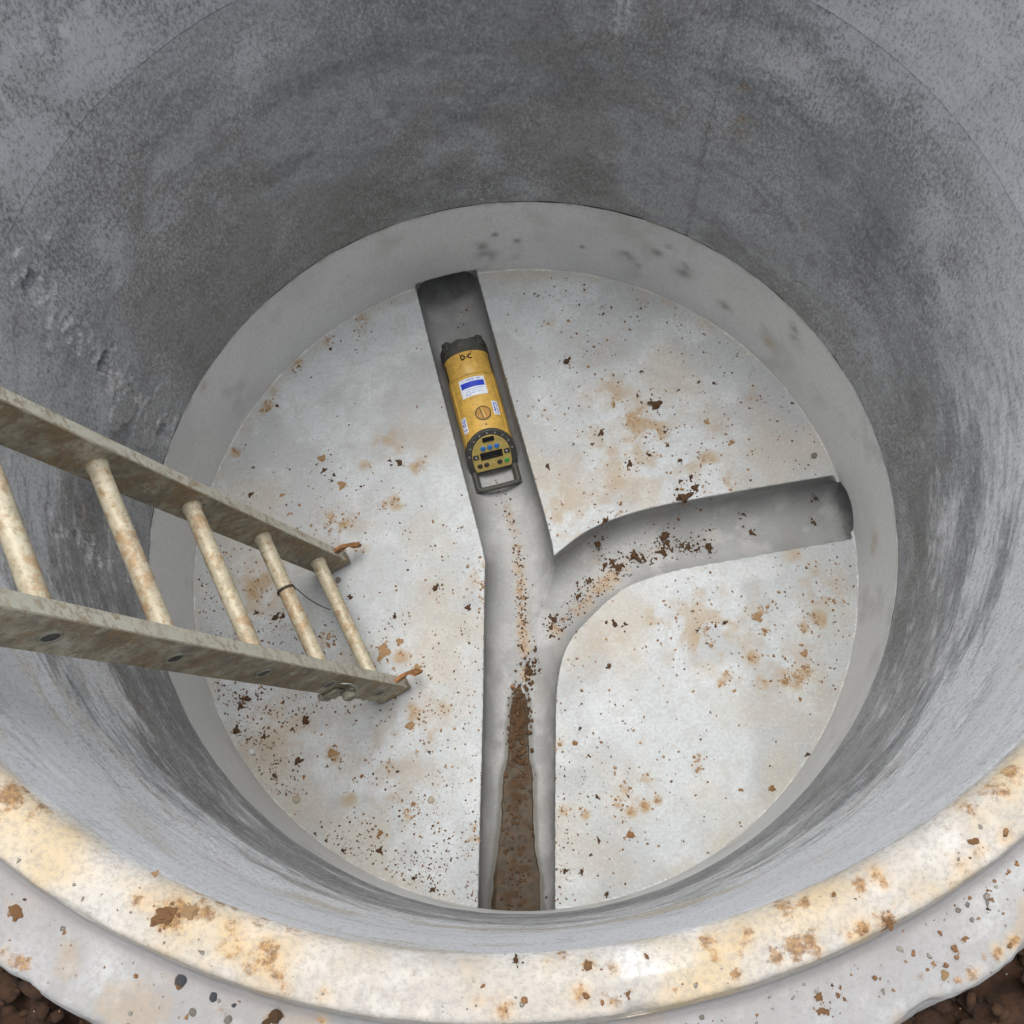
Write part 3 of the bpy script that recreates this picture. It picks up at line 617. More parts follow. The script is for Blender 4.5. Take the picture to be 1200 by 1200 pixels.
chip = wblobs(TH, Zv, SEAMCH + W_PITS + [(161.2, .955, .012), (161.6, .89, .015), (161.9, .80, .010), (161, .615, .014), (161.5, .318, .012), (-173, .60, .014)], grow=1.05)
chipn = np.clip(chip + .55 * fbm(P, 55, 4, 43) * (chip > .05) * 1.0, 0, 1.2)
core = ss(wblobs(TH, Zv, W_PITS[:4], grow=1.35) + .50 * fbm(P, 60, 3, 44), .48, .66)
patch = wblobs(TH, Zv, W_PATCH, grow=1.25); patchm = np.clip((patch + .22 * fbm(P, 30, 4, 45) - .38) / .10, 0, 1)
disp += core * .034 + np.clip(chipn - .2, 0, 1) * (.008 + .012 * fbm(P, 90, 3, 50))
disp -= patchm * (.0030 + .0012 * fbm(P, 26, 3, 51)) + .003 * np.exp(-((patchm - .5) / .25) ** 2) * (patchm > .02) * (patchm < .98)
# scar lines left by a trowel on the patch
def seam(t, w): 
    dt = (TH - math.radians(t) + math.pi) % (2 * math.pi) - math.pi
    return np.exp(-((dt * RAD + .004 * fbm(P, 5, 2, 46)) / w) ** 2)
seams = np.zeros(len(TH))
for s, amp in zip(W_SEAMS, (.0016, -.0026, .0008)):
    disp += -amp * seam(s, .006)
# worn edge at the top of the ring
edge = np.exp(-((Zv - ZJOINT) / .018) ** 2)
disp += np.exp(-((Zv - ZJOINT) / .005) ** 2) * np.clip(-.0004 + .008 * fbm(P, 18, 4, 47), 0, 1)
Rn = R + np.where(inner, disp, 0)
P2 = np.c_[Rn * np.cos(TH), Rn * np.sin(TH), Zv]
me = mesh_np(P2, Qr[:, ::-1]); me.set_sharp_from_angle(angle=math.radians(62))
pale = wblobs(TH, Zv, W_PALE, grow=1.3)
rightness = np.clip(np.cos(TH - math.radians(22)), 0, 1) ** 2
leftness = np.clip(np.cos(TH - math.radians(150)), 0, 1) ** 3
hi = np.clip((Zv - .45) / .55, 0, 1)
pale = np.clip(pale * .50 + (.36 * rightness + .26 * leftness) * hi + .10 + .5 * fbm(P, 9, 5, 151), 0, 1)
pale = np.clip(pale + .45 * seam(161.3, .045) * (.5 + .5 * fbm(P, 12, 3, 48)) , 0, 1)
def wall_col(P, TH, Zv, pale, lift):
    Ps = P * np.array([1, 1, 1.9])
    big = fbm(P, 2.2, 4, 131); st = fbm(Ps, 10, 5, 132); s2 = fbm(P * np.array([1, 1, 1.5]), 36, 4, 133); sp = fbm(P, 80, 3, 134)
    C = lerp(np.tile((.275, .282, .286), (len(P), 1)), (.36, .368, .374), ss(big, -.28, .28))
    C = lerp(C, (.43, .44, .45), ss(st, -.10, .40) * .50)
    C = lerp(C, (.165, .168, .170), ss(fbm(Ps + 11, 6, 5, 140), .0, .38) * .55)
    C = lerp(C, (.14, .141, .142), ss(s2, .05, .45) * .35)
    C = lerp(C, (.38, .388, .398), ss(sp, .06, .45) * .35)
    C = lerp(C, (.215, .20, .175), ss(fbm(P + 6, 4.2, 4, 135), .06, .35) * .5)
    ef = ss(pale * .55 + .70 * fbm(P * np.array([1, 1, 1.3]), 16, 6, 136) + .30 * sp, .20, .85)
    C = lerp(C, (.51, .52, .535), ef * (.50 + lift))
    dr = np.zeros(len(P))
    for (t, z0, hh, w) in [(W_PALE[i][0], W_PALE[i][1], .028, .006) for i in (13, 14, 15)] + [(W_PALE[30][0], W_PALE[30][1] + .03, .06, .0035), (W_PALE[30][0] - 1.2, W_PALE[30][1] + .04, .05, .003), (150, 1.15, .05, .005)]:
        dt = (TH - math.radians(t) + math.pi) % (2 * math.pi) - math.pi
        dr = np.maximum(dr, np.exp(-(dt * RAD / w) ** 2 - ((Zv - z0) / hh) ** 2))
    C = lerp(C, (.62, .62, .60), np.clip(dr * (1 + 1.2 * fbm(P, 70, 3, 150)), 0, 1) * .75)
    return C
def slurry_and_light(C, P, TH, Zv):
    """pale cement wash plus painted-in daylight on the near side of the shaft, with a few yellowish soil runs"""
    n_ = fbm(P * np.array([1, 1, 2.0]), 6, 5, 147) * .5 + fbm(P * np.array([1, 1, 3.0]), 40, 4, 149) * .35
    sl = np.clip(-np.sin(TH) * 1.6 + .60, 0, 1) * ss(2.3 * n_ + 1.5 * ss(Zv, .35, 1.25) - .62, -.55, .60)
    C = lerp(C, (.78, .79, .80), sl * .94)  # near wall's brightness painted in together with the pale cement
    return lerp(C, (.48, .40, .25), np.clip(-np.sin(TH), 0, 1) * ss(fbm(P * np.array([1, 1, 3]) + 3, 7, 4, 148), .14, .42) * ss(Zv, .75, .95) * .6)
C = slurry_and_light(wall_col(P2, TH, Zv, pale, .08), P2, TH, Zv)
C = lerp(C, (.365, .368, .366), patchm * (.8 + .2 * fbm(P2, 20, 3, 137)))
cg = np.clip(fbm(P2, 110, 3, 138) * .5 + .5, 0, 1)[:, None]
C = np.where((chipn > .30)[:, None], np.array([.22, .22, .215]) * (1 - cg) + np.array([.62, .62, .61]) * cg, C)
C = lerp(C, (.10, .098, .092), core * .8)  # shade inside the holes painted into the colour
vattr(me, 'pale', pale)
C = lerp(C, (.30, .19, .085), np.clip(wblobs(TH, Zv, W_RUST, grow=1.3) * ss(fbm(P2, 60, 3, 139), -.3, .2), 0, 1) * .65)
C = lerp(C, (.06, .06, .058), seam(W_SEAMS[1], .004) * .35)
cattr(me, C)
ring = obj('concrete_ring', me, M['ring'])
tag(ring, 'dark grey concrete shaft ring with old step-iron holes, standing on the pale base', 'concrete ring', 'stacked precast shaft rings')

# upper ring with spigot rim and outer shelf
ZSH = 1.288
prof = [(.90, ZJOINT + .0003), (RAD + .006, ZJOINT + .0003)] + line((RAD - .0008, ZJOINT + .0003), (RAD + .002, ZRIM - .030), 60)
for a in np.linspace(0, math.pi / 2, 9): prof.append((RAD + .002 + .026 - .026 * math.cos(a), ZRIM - .028 + .028 * math.sin(a)))
prof += line((RAD + .031, ZRIM), (.797, ZRIM - .002), 10)
for a in np.linspace(0, math.pi / 2, 5): prof.append((.800 + .007 * math.sin(a), ZRIM - .008 + .007 * math.cos(a)))
prof += line((.8085, ZRIM - .012), (.8145, ZSH + .008), 8) + line((.816, ZSH + .006), (.823, ZSH), 4) + line((.825, ZSH), (.884, ZSH - .004), 20)
prof += line((.886, ZSH - .005), (.892, ZSH - .014), 4) + line((.893, ZSH - .02), (.896, ZSH - .10), 12) + [(.899, 1.1)]
TH, R, Zv, J, Qr = revolve(prof, 1500)
P = np.c_[R * np.cos(TH), R * np.sin(TH), Zv]
nk = len(prof); jin = (J >= 2) & (J < 62); jtop = (J >= 62)
jtongue = (R < .811) & (Zv > ZSH + .015)
jshelf = (R >= .812) & (Zv > ZSH - .03)
n1 = fbm(P, 6, 3, 61); n2 = fbm(P, 45, 4, 62)
dR = np.where(jin, wall_disp(P), n1 * .0018 + n2 * .0007)
dZ = np.where(jtop, n1 * .0016 + n2 * .0009, 0)
mud = np.zeros(len(TH))
mud = np.where(jtongue & ~jin, np.maximum(blobs(P[:, 0], P[:, 1], RIMSTAINS), .55 * blobs(P[:, 0], P[:, 1], [(x, y, r * 2, s_) for x, y, r, s_ in RIMSTAINS])), mud)
mud = np.where(jshelf, blobs(P[:, 0], P[:, 1], SHELFSTAINS), mud)
mudin = wblobs(TH, Zv, W_RUST, grow=1.2) * .6
mud = np.where(jin, np.maximum(mudin, .55 * blobs(P[:, 0], P[:, 1], [(x * .955, y * .955, r * .8, s) for x, y, r, s in RIMSTAINS]) * np.clip((Zv - 1.27) / .05, 0, 1)), mud)
dZ += np.where(jtop, np.clip(mud - .45, 0, 1) * .004 * np.clip(.5 + fbm(P, 60, 3, 63) * 1.6, 0, 1.5), 0)
# broken outer arris
brk = np.clip(fbm(P, 16, 5, 64) - .02, 0, 1)
oe = np.exp(-((R - .890) / .009) ** 2) * (Zv > ZSH - .05)
dR -= oe * brk * .016; dZ -= oe * brk * .012
ie = np.exp(-((R - .806) / .006) ** 2) * (Zv > ZSH + .02)
dZ -= ie * np.clip(fbm(P, 20, 4, 65) - .1, 0, 1) * .02
Rn = R + dR
P2 = np.c_[Rn * np.cos(TH), Rn * np.sin(TH), Zv + dZ]
me = mesh_np(P2, Qr[:, ::-1]); me.set_sharp_from_angle(angle=math.radians(62))
topm = ss(Zv - ZRIM + .030 + .030 * fbm(P, 9, 4, 66) + .012 * fbm(P, 40, 3, 67), -.022, .024)
topm = np.where(jin | (R < RAD + .03), topm, 1.0)
big = fbm(P, 3.5, 4, 141); mid = fbm(P, 22, 4, 142); fi = fbm(P, 70, 3, 143)
Ct = lerp(np.tile((.36, .362, .36), (len(P), 1)), (.46, .462, .455), ss(big, -.25, .25))
Ct = lerp(Ct, (.29, .285, .272), ss(mid, -.05, .4) * .6)
Ct = lerp(Ct, (.52, .52, .51), ss(fi, .05, .5) * .45)
Cs = lerp(Ct * .80, (.26, .245, .24), ss(fbm(P + 2, 6, 4, 144), -.2, .3) * .7)
Cs = lerp(Cs, (.33, .24, .14), ss(fbm(P + 12.37, 23, 5, 152) + .4 * mid, .12, .5) * .45)
Cs = lerp(Cs, (.22, .20, .195), np.exp(-((R - .820) / .006) ** 2) * .5)  # shadow line at the foot of the tongue, painted into the colour
Ct = np.where(jshelf[:, None], Cs, lerp(Ct, (.48, .37, .21), .22 + ss(fbm(P + 7, 5, 5, 145) + .3 * mid, -.15, .35) * .55))
pal2 = np.clip(.46 + .3 * fbm(P, 9, 5, 151) + .26 * np.clip(np.cos(TH - math.radians(22)), 0, 1) ** 2 + wblobs(TH, Zv, W_PALE, grow=1.3) * .6 + .2 * np.clip(-np.sin(TH), 0, 1), 0, 1)  # near-side term paints extra brightness into the pale blotches
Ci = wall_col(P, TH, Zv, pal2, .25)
Ci = slurry_and_light(Ci, P, TH, Zv)
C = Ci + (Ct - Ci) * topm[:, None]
C = lerp(C, (.47, .32, .155), ss(mud, .08, .9) * ss(fbm(P + 1, 28, 4, 146), -.25, .3) * .65)
cattr(me, C); vattr(me, 'mud', np.clip(mud, 0, 1)); vattr(me, 'pale', np.clip(pal2 + .10, 0, 1))
me.materials.append(M['rim']); me.materials.append(M['ring'])
mi = (jin[Qr].all(1) & (Zv[Qr].max(1) < ZRIM - .045)).astype(np.int32)
me.polygons.foreach_set('material_index', mi)
rim = obj('concrete_ring', me, M['rim'])
tag(rim, 'pale concrete top ring with mud-stained rounded rim and outer shelf', 'concrete ring', 'stacked precast shaft rings')

# ------------------------------------------------------------------ ground round the shaft
def ground():
    rad = np.r_[np.linspace(.885, 1.5, 120), np.geomspace(1.51, 120, 60)]
    n = 720; k = len(rad)
    th = np.linspace(0, 2 * math.pi, n, endpoint=False)
    TH = np.repeat(th, k); R = np.tile(rad, n)
    P = np.c_[R * np.cos(TH), R * np.sin(TH), np.zeros(n * k)]
    near = np.clip((2.5 - R) / 1.5, 0, 1)
    z = 1.08 + fbm(P, 1.2, 3, 81) * .05 + near * (fbm(P, 12, 4, 82) * .03 + np.abs(fbm(P, 34, 4, 83)) * .035) + np.clip((R - 1.2) / 2, 0, 1) * .16
    P[:, 2] = z
    I = np.arange(n)
    a = I[:, None] * k + np.arange(k - 1)[None, :]; b = np.roll(I, -1)[:, None] * k + np.arange(k - 1)[None, :]
    Qg = np.stack([a, a + 1, b + 1, b], -1).reshape(-1, 4)
    return mesh_np(P, Qg)
g = obj('ground', ground(), M['soil']); g['kind'] = 'structure'

# ================================================================== LADDER
LAD_O = np.array(LADDER_O); LAD_V = np.array(LADDER_V); LAD_E = np.array(LADDER_E); LAD_N = np.array(LADDER_N)
SP, WID = LADDER_SPACING, LADDER_WIDTH
# local frame: x = across (rail A to rail B), y = front normal, z = up the ladder; origin on the foot of rail A
lm = Matrix(((LAD_E[0], LAD_N[0], -LAD_V[0], 0), (LAD_E[1], LAD_N[1], -LAD_V[1], 0), (LAD_E[2], LAD_N[2], -LAD_V[2], 0), (0, 0, 0, 1)))
FOOT = LADDER_FOOT
foot_w = LAD_O + LAD_V * FOOT
lm.translation = Vector(foot_w)
lad = empty('ladder', mat=lm)
tag(lad, 'dirty aluminium ladder leaning against the rim with its feet on the benching', 'ladder')
LLEN = 2.35
def bevel_box(x0, x1, y0, y1, z0, z1, b=.003, seg=2, cuts=0):
    bm = bmesh.new()
    bmesh.ops.create_cube(bm, size=1)
    bmesh.ops.scale(bm, vec=(x1 - x0, y1 - y0, z1 - z0), verts=bm.verts)
    bmesh.ops.translate(bm, vec=((x0 + x1) / 2, (y0 + y1) / 2, (z0 + z1) / 2), verts=bm.verts)
    if b: bmesh.ops.bevel(bm, geom=list(bm.edges), offset=b, segments=seg, affect='EDGES', profile=.5)
    return bm
RT, RDEP = .026, .070
def rail(x0, holes_x):
    """box rail with open web: dense along its length so that it can carry dents"""
    nz = 240; h = RDEP / 2; c = .0022
    ring_ = [(x0, -h + c), (x0, h - c), (x0 + c, h), (x0 + RT * .5, h - .0006), (x0 + RT - c, h), (x0 + RT, h - c), (x0 + RT, -h + c), (x0 + RT - c, -h), (x0 + c, -h)]
    Vr, Fr, E = [], [], []
    for i in range(nz + 1):
        z = LLEN * i / nz
        for (x, y) in ring_:
            dn = .0010 * math.sin(z * 31 + x * 90) * math.sin(z * 12.3 + y * 40)
            yy = y
            Vr.append((x + dn, yy + dn, z)); E.append(1.0 if y > h - c * .9 else 0.0)
    k = len(ring_)
    for i in range(nz):
        for j in range(k): Fr.append((i * k + j, i * k + (j + 1) % k, (i + 1) * k + (j + 1) % k, (i + 1) * k + j))
    Fr.append(tuple(range(k))[::-1]); Fr.append(tuple(nz * k + j for j in range(k)))
    bm = bmesh.new(); me = mesh_from(Vr, Fr); bm.from_mesh(me); bmesh.ops.recalc_face_normals(bm, faces=bm.faces); bm.to_mesh(me); bm.free()
    me.polygons.foreach_set('use_smooth', np.ones(len(me.polygons), bool)); me.set_sharp_from_angle(angle=math.radians(25))
    vattr(me, 'edge', E)
    return me
def tube_mesh(pts, rad, n=10, caps=True):
    """tube along points; rad number or list"""
    P = [Vector(p) for p in pts]; m = len(P)
    rads = [rad] * m if not hasattr(rad, '__len__') else rad
    Vt, Ft = [], []
    up = None
    for i, p in enumerate(P):
        t = (P[min(i + 1, m - 1)] - P[max(i - 1, 0)]).normalized()
        if up is None:
            up = t.orthogonal().normalized()
        up = (up - t * up.dot(t)).normalized(); s = t.cross(up)
        for j in range(n):
            a = 2 * math.pi * j / n
            Vt.append(p + (up * math.cos(a) + s * math.sin(a)) * rads[i])
    for i in range(m - 1):
        for j in range(n): Ft.append((i * n + j, i * n + (j + 1) % n, (i + 1) * n + (j + 1) % n, (i + 1) * n + j))
    if caps: Ft.append(tuple(range(n))[::-1]); Ft.append(tuple((m - 1) * n + j for j in range(n)))
    return mesh_from(Vt, Ft, sharp=50)
def strip_mesh(pts, width_vec, th):
    """bent flat bar through pts with width along width_vec"""
    P = [Vector(p) for p in pts]; w = Vector(width_vec); Vt, Ft = [], []
    for i, p in enumerate(P):
        t = (P[min(i + 1, len(P) - 1)] - P[max(i - 1, 0)]).normalized(); nn = t.cross(w.normalized()).normalized() * th / 2
        ww = w * (.5 if i < len(P) - 1 else .42)
        Vt += [p - ww - nn, p + ww - nn, p + ww + nn, p - ww + nn]
    for i in range(len(P) - 1):
        for j in range(4): Ft.append((i * 4 + j, i * 4 + (j + 1) % 4, i * 4 + 4 + (j + 1) % 4, i * 4 + 4 + j))
    Ft.append((3, 2, 1, 0)); b = (len(P) - 1) * 4; Ft.append((b, b + 1, b + 2, b + 3))
    return mesh_from(Vt, Ft, sharp=45)

xA = -RT            # rail A inner face at x = 0
xB = WID - RT       # rail B outer face at x = WID
ra = obj('rail', rail(xA, 0), M['alu'], lad)
rb = obj('rail', rail(xB, 1), M['alu'], lad)
# rungs: knurled round tubes, one mesh shared
nr = int((LLEN - FOOT) / SP) + 1
def rung_mesh():
    L0, L1 = -.004, WID - RT + .004; n = 28; m = 36; Vt, Ft = [], []
    for i in range(m + 1):
        x = L0 + (L1 - L0) * i / m
        for j in range(n):
            a = 2 * math.pi * j / n; r = .0150 + (.0005 if (j % 2) else 0) + (.0022 if (i < 2 or i > m - 2) else 0)
            Vt.append((x, r * math.cos(a), r * math.sin(a)))
    for i in range(m):
        for j in range(n): Ft.append((i * n + j, i * n + (j + 1) % n, (i + 1) * n + (j + 1) % n, (i + 1) * n + j))
    return mesh_from(Vt, Ft)
rm_ = rung_mesh()
# flared socket where a rung end shows on the outer face of rail B
def socket_mesh():
    n = 24; Vt, Ft = [], []
    for r, x in ((.0185, -.0004), (.0170, .0020), (.0140, .0022), (.0128, .0008), (.0125, -.0010)):
        for j in range(n):
            a = 2 * math.pi * j / n; Vt.append((x, r * math.cos(a) * .78, r * math.sin(a)))
    for i in range(4):
        for j in range(n): Ft.append((i * n + j, i * n + (j + 1) % n, (i + 1) * n + (j + 1) % n, (i + 1) * n + j))
    return mesh_from(Vt, Ft)
sk, skc = socket_mesh(), None
def disc_mesh(r, sx=.78, x=.0006, n=24):
    return mesh_from([(x, r * math.cos(2 * math.pi * j / n) * sx, r * math.sin(2 * math.pi * j / n)) for j in range(n)], [tuple(range(n))])
skc = disc_mesh(.0130)
for k in range(nr):
    z = FOOT + SP * k
    o = obj('rung', rm_, M['rung'], lad); o.location = (0, 0, z); o.rotation_euler = (random.uniform(0, 6.28), 0, 0)
    o.location.y = 0
    s = obj('rung_socket', sk, M['galv'], rb); s.location = (WID + .0006, 0, z)
    s2 = obj('painted_socket_hollow', skc, M['dark'], rb); s2.location = (WID + .0002, 0, z)  # flat dark disc stands in for the shade inside the socket
    s3 = obj('rung_socket', sk, M['galv'], ra); s3.location = (-RT - .0006, 0, z); s3.rotation_euler = (0, 0, math.pi)
# rubber feet
for x0 in (xA, xB):
    bm = bevel_box(x0 - .0015, x0 + RT + .0015, -RDEP / 2 - .0015, RDEP / 2 + .0015, -.012, .016, .002)
    me = bm_mesh(bm); vattr(me, 'edge', np.zeros(len(me.vertices)))
    obj('foot_cap', me, M['alu'], lad)
# rusty guide hooks on the front edge near the feet
def hook(xc):
    h = RDEP / 2
    pts = [(xc + .002, h - .004, .062), (xc + .001, h + .004, .058), (xc - .004, h + .014, .050), (xc - .006, h + .025, .040), (xc - .004, h + .034, .030), (xc + .003, h + .040, .022)]
    return strip_mesh(smooth_path3(pts, 26), (.006, -.010, .034), .007)
def smooth_path3(pts, n):
    P = np.array(pts, float)
    a = smooth_path(P[:, [0, 1]] + np.c_[P[:, 2] * 0, P[:, 2] * 0], n) if False else None
    seg = np.linspace(0, len(P) - 1, n); ext = np.vstack([2 * P[0] - P[1], P, 2 * P[-1] - P[-2]]); out = []
    for s in seg:
        i = min(int(s), len(P) - 2); t = s - i; p0, p1, p2, p3 = ext[i], ext[i + 1], ext[i + 2], ext[i + 3]
        out.append(.5 * ((2 * p1) + (-p0 + p2) * t + (2 * p0 - 5 * p1 + 4 * p2 - p3) * t * t + (-p0 + 3 * p1 - 3 * p2 + p3) * t ** 3))
    return out
for xc in (xA + RT * .5, xB + RT * .5):
    o = obj('guide_hook', hook(xc), M['rust'], lad); o['label'] = 'rusty curled hook on the front edge of the rail'
# clamp bracket on rail B between the second and third rung
zc = FOOT + SP * .72
cl = obj('clamp_bracket', bm_mesh(bevel_box(WID + .001, WID + .008, -.036, -.006, zc - .020, zc + .030, .003)), M['galv'], lad)
obj('bolt_block', bm_mesh(bevel_box(WID + .008, WID + .024, -.014, .012, zc - .034, zc - .004, .002)), M['galv'], cl)
lp = smooth_path3([(WID + .006, -.002, zc - .006), (WID + .018, .016, zc + .002), (WID + .020, .028, zc + .020), (WID + .012, .026, zc + .038), (WID + .004, .012, zc + .046)], 24)
obj('wire_loop', tube_mesh(lp, .0018, 8), M['steel'], cl)
obj('clamp_lip', bm_mesh(bevel_box(WID - .004, WID + .008, -.046, -.0362, zc - .012, zc + .030, .002)), M['galv'], cl)
# tie wire wrapped round the second rung with a loose tail
z2 = FOOT + SP
wp = []
for i in range(40):
    a = i / 40 * 4 * math.pi
    wp.append((.118 + .006 * i / 40, .0172 * math.cos(a), z2 + .0172 * math.sin(a)))
wp += [(.127, .017, z2 - .014), (.134, .016, z2 - .034), (.143, .017, z2 - .060), (.154, .022, z2 - .085), (.164, .030, z2 - .105)]
obj('tie_wire', tube_mesh(smooth_path3(wp, 120), .0012, 6), M['wire'], lad)

# ================================================================== PIPE LASER
DV = np.array([.15906, -.98727])
C0 = np.array([-.122, .73])
oc = C0 + DV * .31
lm2 = Matrix(((DV[0], -DV[1], 0, oc[0]), (DV[1], DV[0], 0, oc[1]), (0, 0, 1, -DEPTH + .001), (0, 0, 0, 1)))
las = empty('pipe_laser', mat=lm2)
tag(las, 'muddy yellow pipe laser with black ends lying in the flow channel', 'pipe laser')
AX, RB = .0660, .0600
T0 = .31
def X(t): return t - T0
def slant(z): return X(.405) + (AX + RB - max(z, AX + RB - .098)) / (2 * RB) * .078     # x of the slanted end face at height z
def loft(stations, n=72, cap=True):
    """stations: list of functions a -> (x, r)"""
    Vt, Ft = [], []
    for st in stations:
        for j in range(n):
            a = 2 * math.pi * j / n
            x, r = st(a); Vt.append((x, r * math.sin(a), AX + r * math.cos(a)))
    for i in range(len(stations) - 1):
        for j in range(n): Ft.append((i * n + j, i * n + (j + 1) % n, (i + 1) * n + (j + 1) % n, (i + 1) * n + j))
    if cap: Ft.append(tuple(range(n))[::-1]); Ft.append(tuple((len(stations) - 1) * n + j for j in range(n)))
    bm = bmesh.new(); me = mesh_from(Vt, Ft); bm.from_mesh(me); bmesh.ops.recalc_face_normals(bm, faces=bm.faces); bm.to_mesh(me); bm.free()
    me.polygons.foreach_set('use_smooth', np.ones(len(me.polygons), bool)); me.set_sharp_from_angle(angle=math.radians(38))
    return me
S = lambda t, r: (lambda a: (X(t), r))
front = loft([S(.180, .0575), S(.182, .0585), S(.247, .0585), S(.249, .0575)])
bodyf = obj('front_housing', front, M['yellow'], las)
def groove(a, r):
    # two shallow grooves along the flanks of the rear housing
    for g0 in (1.02, -1.02):
        if abs((a if a < math.pi else a - 2 * math.pi) - g0) < .045: return r - .0022
    return r
rear = loft([lambda a: (X(.2495), .0570), lambda a: (X(.252), groove(a, RB)), lambda a: (X(.30), groove(a, RB)), lambda a: (X(.36), groove(a, RB)),
             lambda a: (slant(AX + RB * math.cos(a)) - .004, groove(a, RB)), lambda a: (slant(AX + RB * math.cos(a)) - .001, RB - .003)], n=140)
bodyr = obj('rear_housing', rear, M['yellow'], las)
# black rubber nose with lugs
capm = loft([lambda a: (X(.1575), .040), lambda a: (X(.150) + .003 * math.sin(a * 9), .0535), lambda a: (X(.1525) + .0015 * math.sin(a * 9), .0590 + .0015 * max(0, math.cos(4 * (a - math.pi / 4)))),
             lambda a: (X(.160), .0600 + .0016 * max(0, math.cos(4 * (a - math.pi / 4)))), lambda a: (X(.186), .0600), lambda a: (X(.1875), .0588)], n=96)
nose = obj('nose_cap', capm, M['rubber'], las)
for q in range(4):
    a = math.pi / 4 + q * math.pi / 2
    bm = bevel_box(X(.1455), X(.172), -.010, .010, .050, .0655, .0035, 3)
    bmesh.ops.rotate(bm, cent=(0, 0, 0), matrix=Matrix.Rotation(-a, 3, 'X'), verts=bm.verts)
    bmesh.ops.translate(bm, vec=(0, 0, AX), verts=bm.verts)
    obj('lug', bm_mesh(bm), M['rubber'], nose)
obj('lens', bpy.data.meshes.new('m') if False else mesh_from([(X(.1572), .03 * math.cos(2 * math.pi * j / 32), AX + .03 * math.sin(2 * math.pi * j / 32)) for j in range(32)], [tuple(range(32))]), M['lcd'], nose)

# curved patches lying on the housing
def patch_mesh(t0, t1, a0, a1, r, nu=8, nv=14, th=.0004):
    Vt, Ft = [], []
    for lay in (0, 1):
        for i in range(nu + 1):
            for j in range(nv + 1):
                a = a0 + (a1 - a0) * j / nv; rr = r + lay * th
                Vt.append((X(t0 + (t1 - t0) * i / nu), rr * math.sin(a), AX + rr * math.cos(a)))
    N1 = (nu + 1) * (nv + 1); idx = lambda i, j, l: l * N1 + i * (nv + 1) + j
    for i in range(nu):
        for j in range(nv): Ft.append((idx(i, j, 1), idx(i, j + 1, 1), idx(i + 1, j + 1, 1), idx(i + 1, j, 1)))
    for i in range(nu):
        Ft.append((idx(i, 0, 0), idx(i, 0, 1), idx(i + 1, 0, 1), idx(i + 1, 0, 0))); Ft.append((idx(i, nv, 1), idx(i, nv, 0), idx(i + 1, nv, 0), idx(i + 1, nv, 1)))
    for j in range(nv):
        Ft.append((idx(0, j, 1), idx(0, j, 0), idx(0, j + 1, 0), idx(0, j + 1, 1))); Ft.append((idx(nu, j, 0), idx(nu, j, 1), idx(nu, j + 1, 1), idx(nu, j + 1, 0)))
    return mesh_from(Vt, Ft, sharp=40)
def letters(parent, mat, rows, rr, seed):
    """rows of (t centre, height, a0, a1): unreadable small print as rows of little letter blocks"""
    rn = random.Random(seed)
    for (t, h, a0, a1) in rows:
        a = a0
        Vt, Ft = [], []
        while a < a1 - .02:
            w = rn.choice((.012, .018, .022, .03))
            if rn.random() < .78:
                hh = h * rn.choice((.55, .8, 1)); b = len(Vt)
                for (tt, aa) in ((t - hh / 2, a), (t - hh / 2, a + w), (t + hh / 2, a + w), (t + hh / 2, a)):
                    Vt.append((X(tt), rr * math.sin(aa), AX + rr * math.cos(aa)))
                Ft.append((b, b + 1, b + 2, b + 3))
            a += w + .012
        o = obj('print_line', mesh_from(Vt, Ft, smooth=False), mat, parent)
# warning label with a solid blue band
st = obj('sticker', patch_mesh(.261, .310, -.60, .50, RB + .0003), M['sticker'], bodyr)
st['label'] = 'white sticker with a solid blue band and small blue print'
obj('blue_band', patch_mesh(.2715, .2865, -.54, .44, RB + .0008, th=.0002), M['stickblue'], st)
letters(st, M['stickpale'], [(.2660, .0050, -.45, .36)], RB + .0011, 3)
letters(st, M['stickpale'], [(.2915, .0028, -.36, .36), (.2965, .0028, -.42, .40), (.3015, .0030, -.42, .30), (.3060, .0026, -.5, -.2)], RB + .0011, 5)
for (ta, tb, a0, a1, sd, lab) in ((.354, .394, -1.00, -.72, 11, 'small white sticker with blue print left of the round cap'), (.331, .368, .52, .82, 12, 'small white sticker with blue print right of the round cap')):
    s_ = obj('sticker', patch_mesh(ta, tb, a0, a1, RB + .0003), M['sticker'], bodyr); s_['label'] = lab
    rn = random.Random(sd); Vt, Ft = [], []
    t = ta + .004
    while t < tb - .005:
        for c0, c1 in ((.12, .46), (.54, .88)):
            if rn.random() < .85:
                w = rn.uniform(.002, .0045); b = len(Vt); aa, ab = a0 + (a1 - a0) * (c0 + rn.uniform(0, .1)), a0 + (a1 - a0) * (c1 - rn.uniform(0, .1))
                for (tt, q) in ((t, aa), (t, ab), (t + w, ab), (t + w, aa)): Vt.append((X(tt), (RB + .0009) * math.sin(q), AX + (RB + .0009) * math.cos(q)))
                Ft.append((b, b + 1, b + 2, b + 3))
        t += rn.uniform(.0045, .006)
    obj('print_line', mesh_from(Vt, Ft, smooth=False), M['stickblue'], s_)
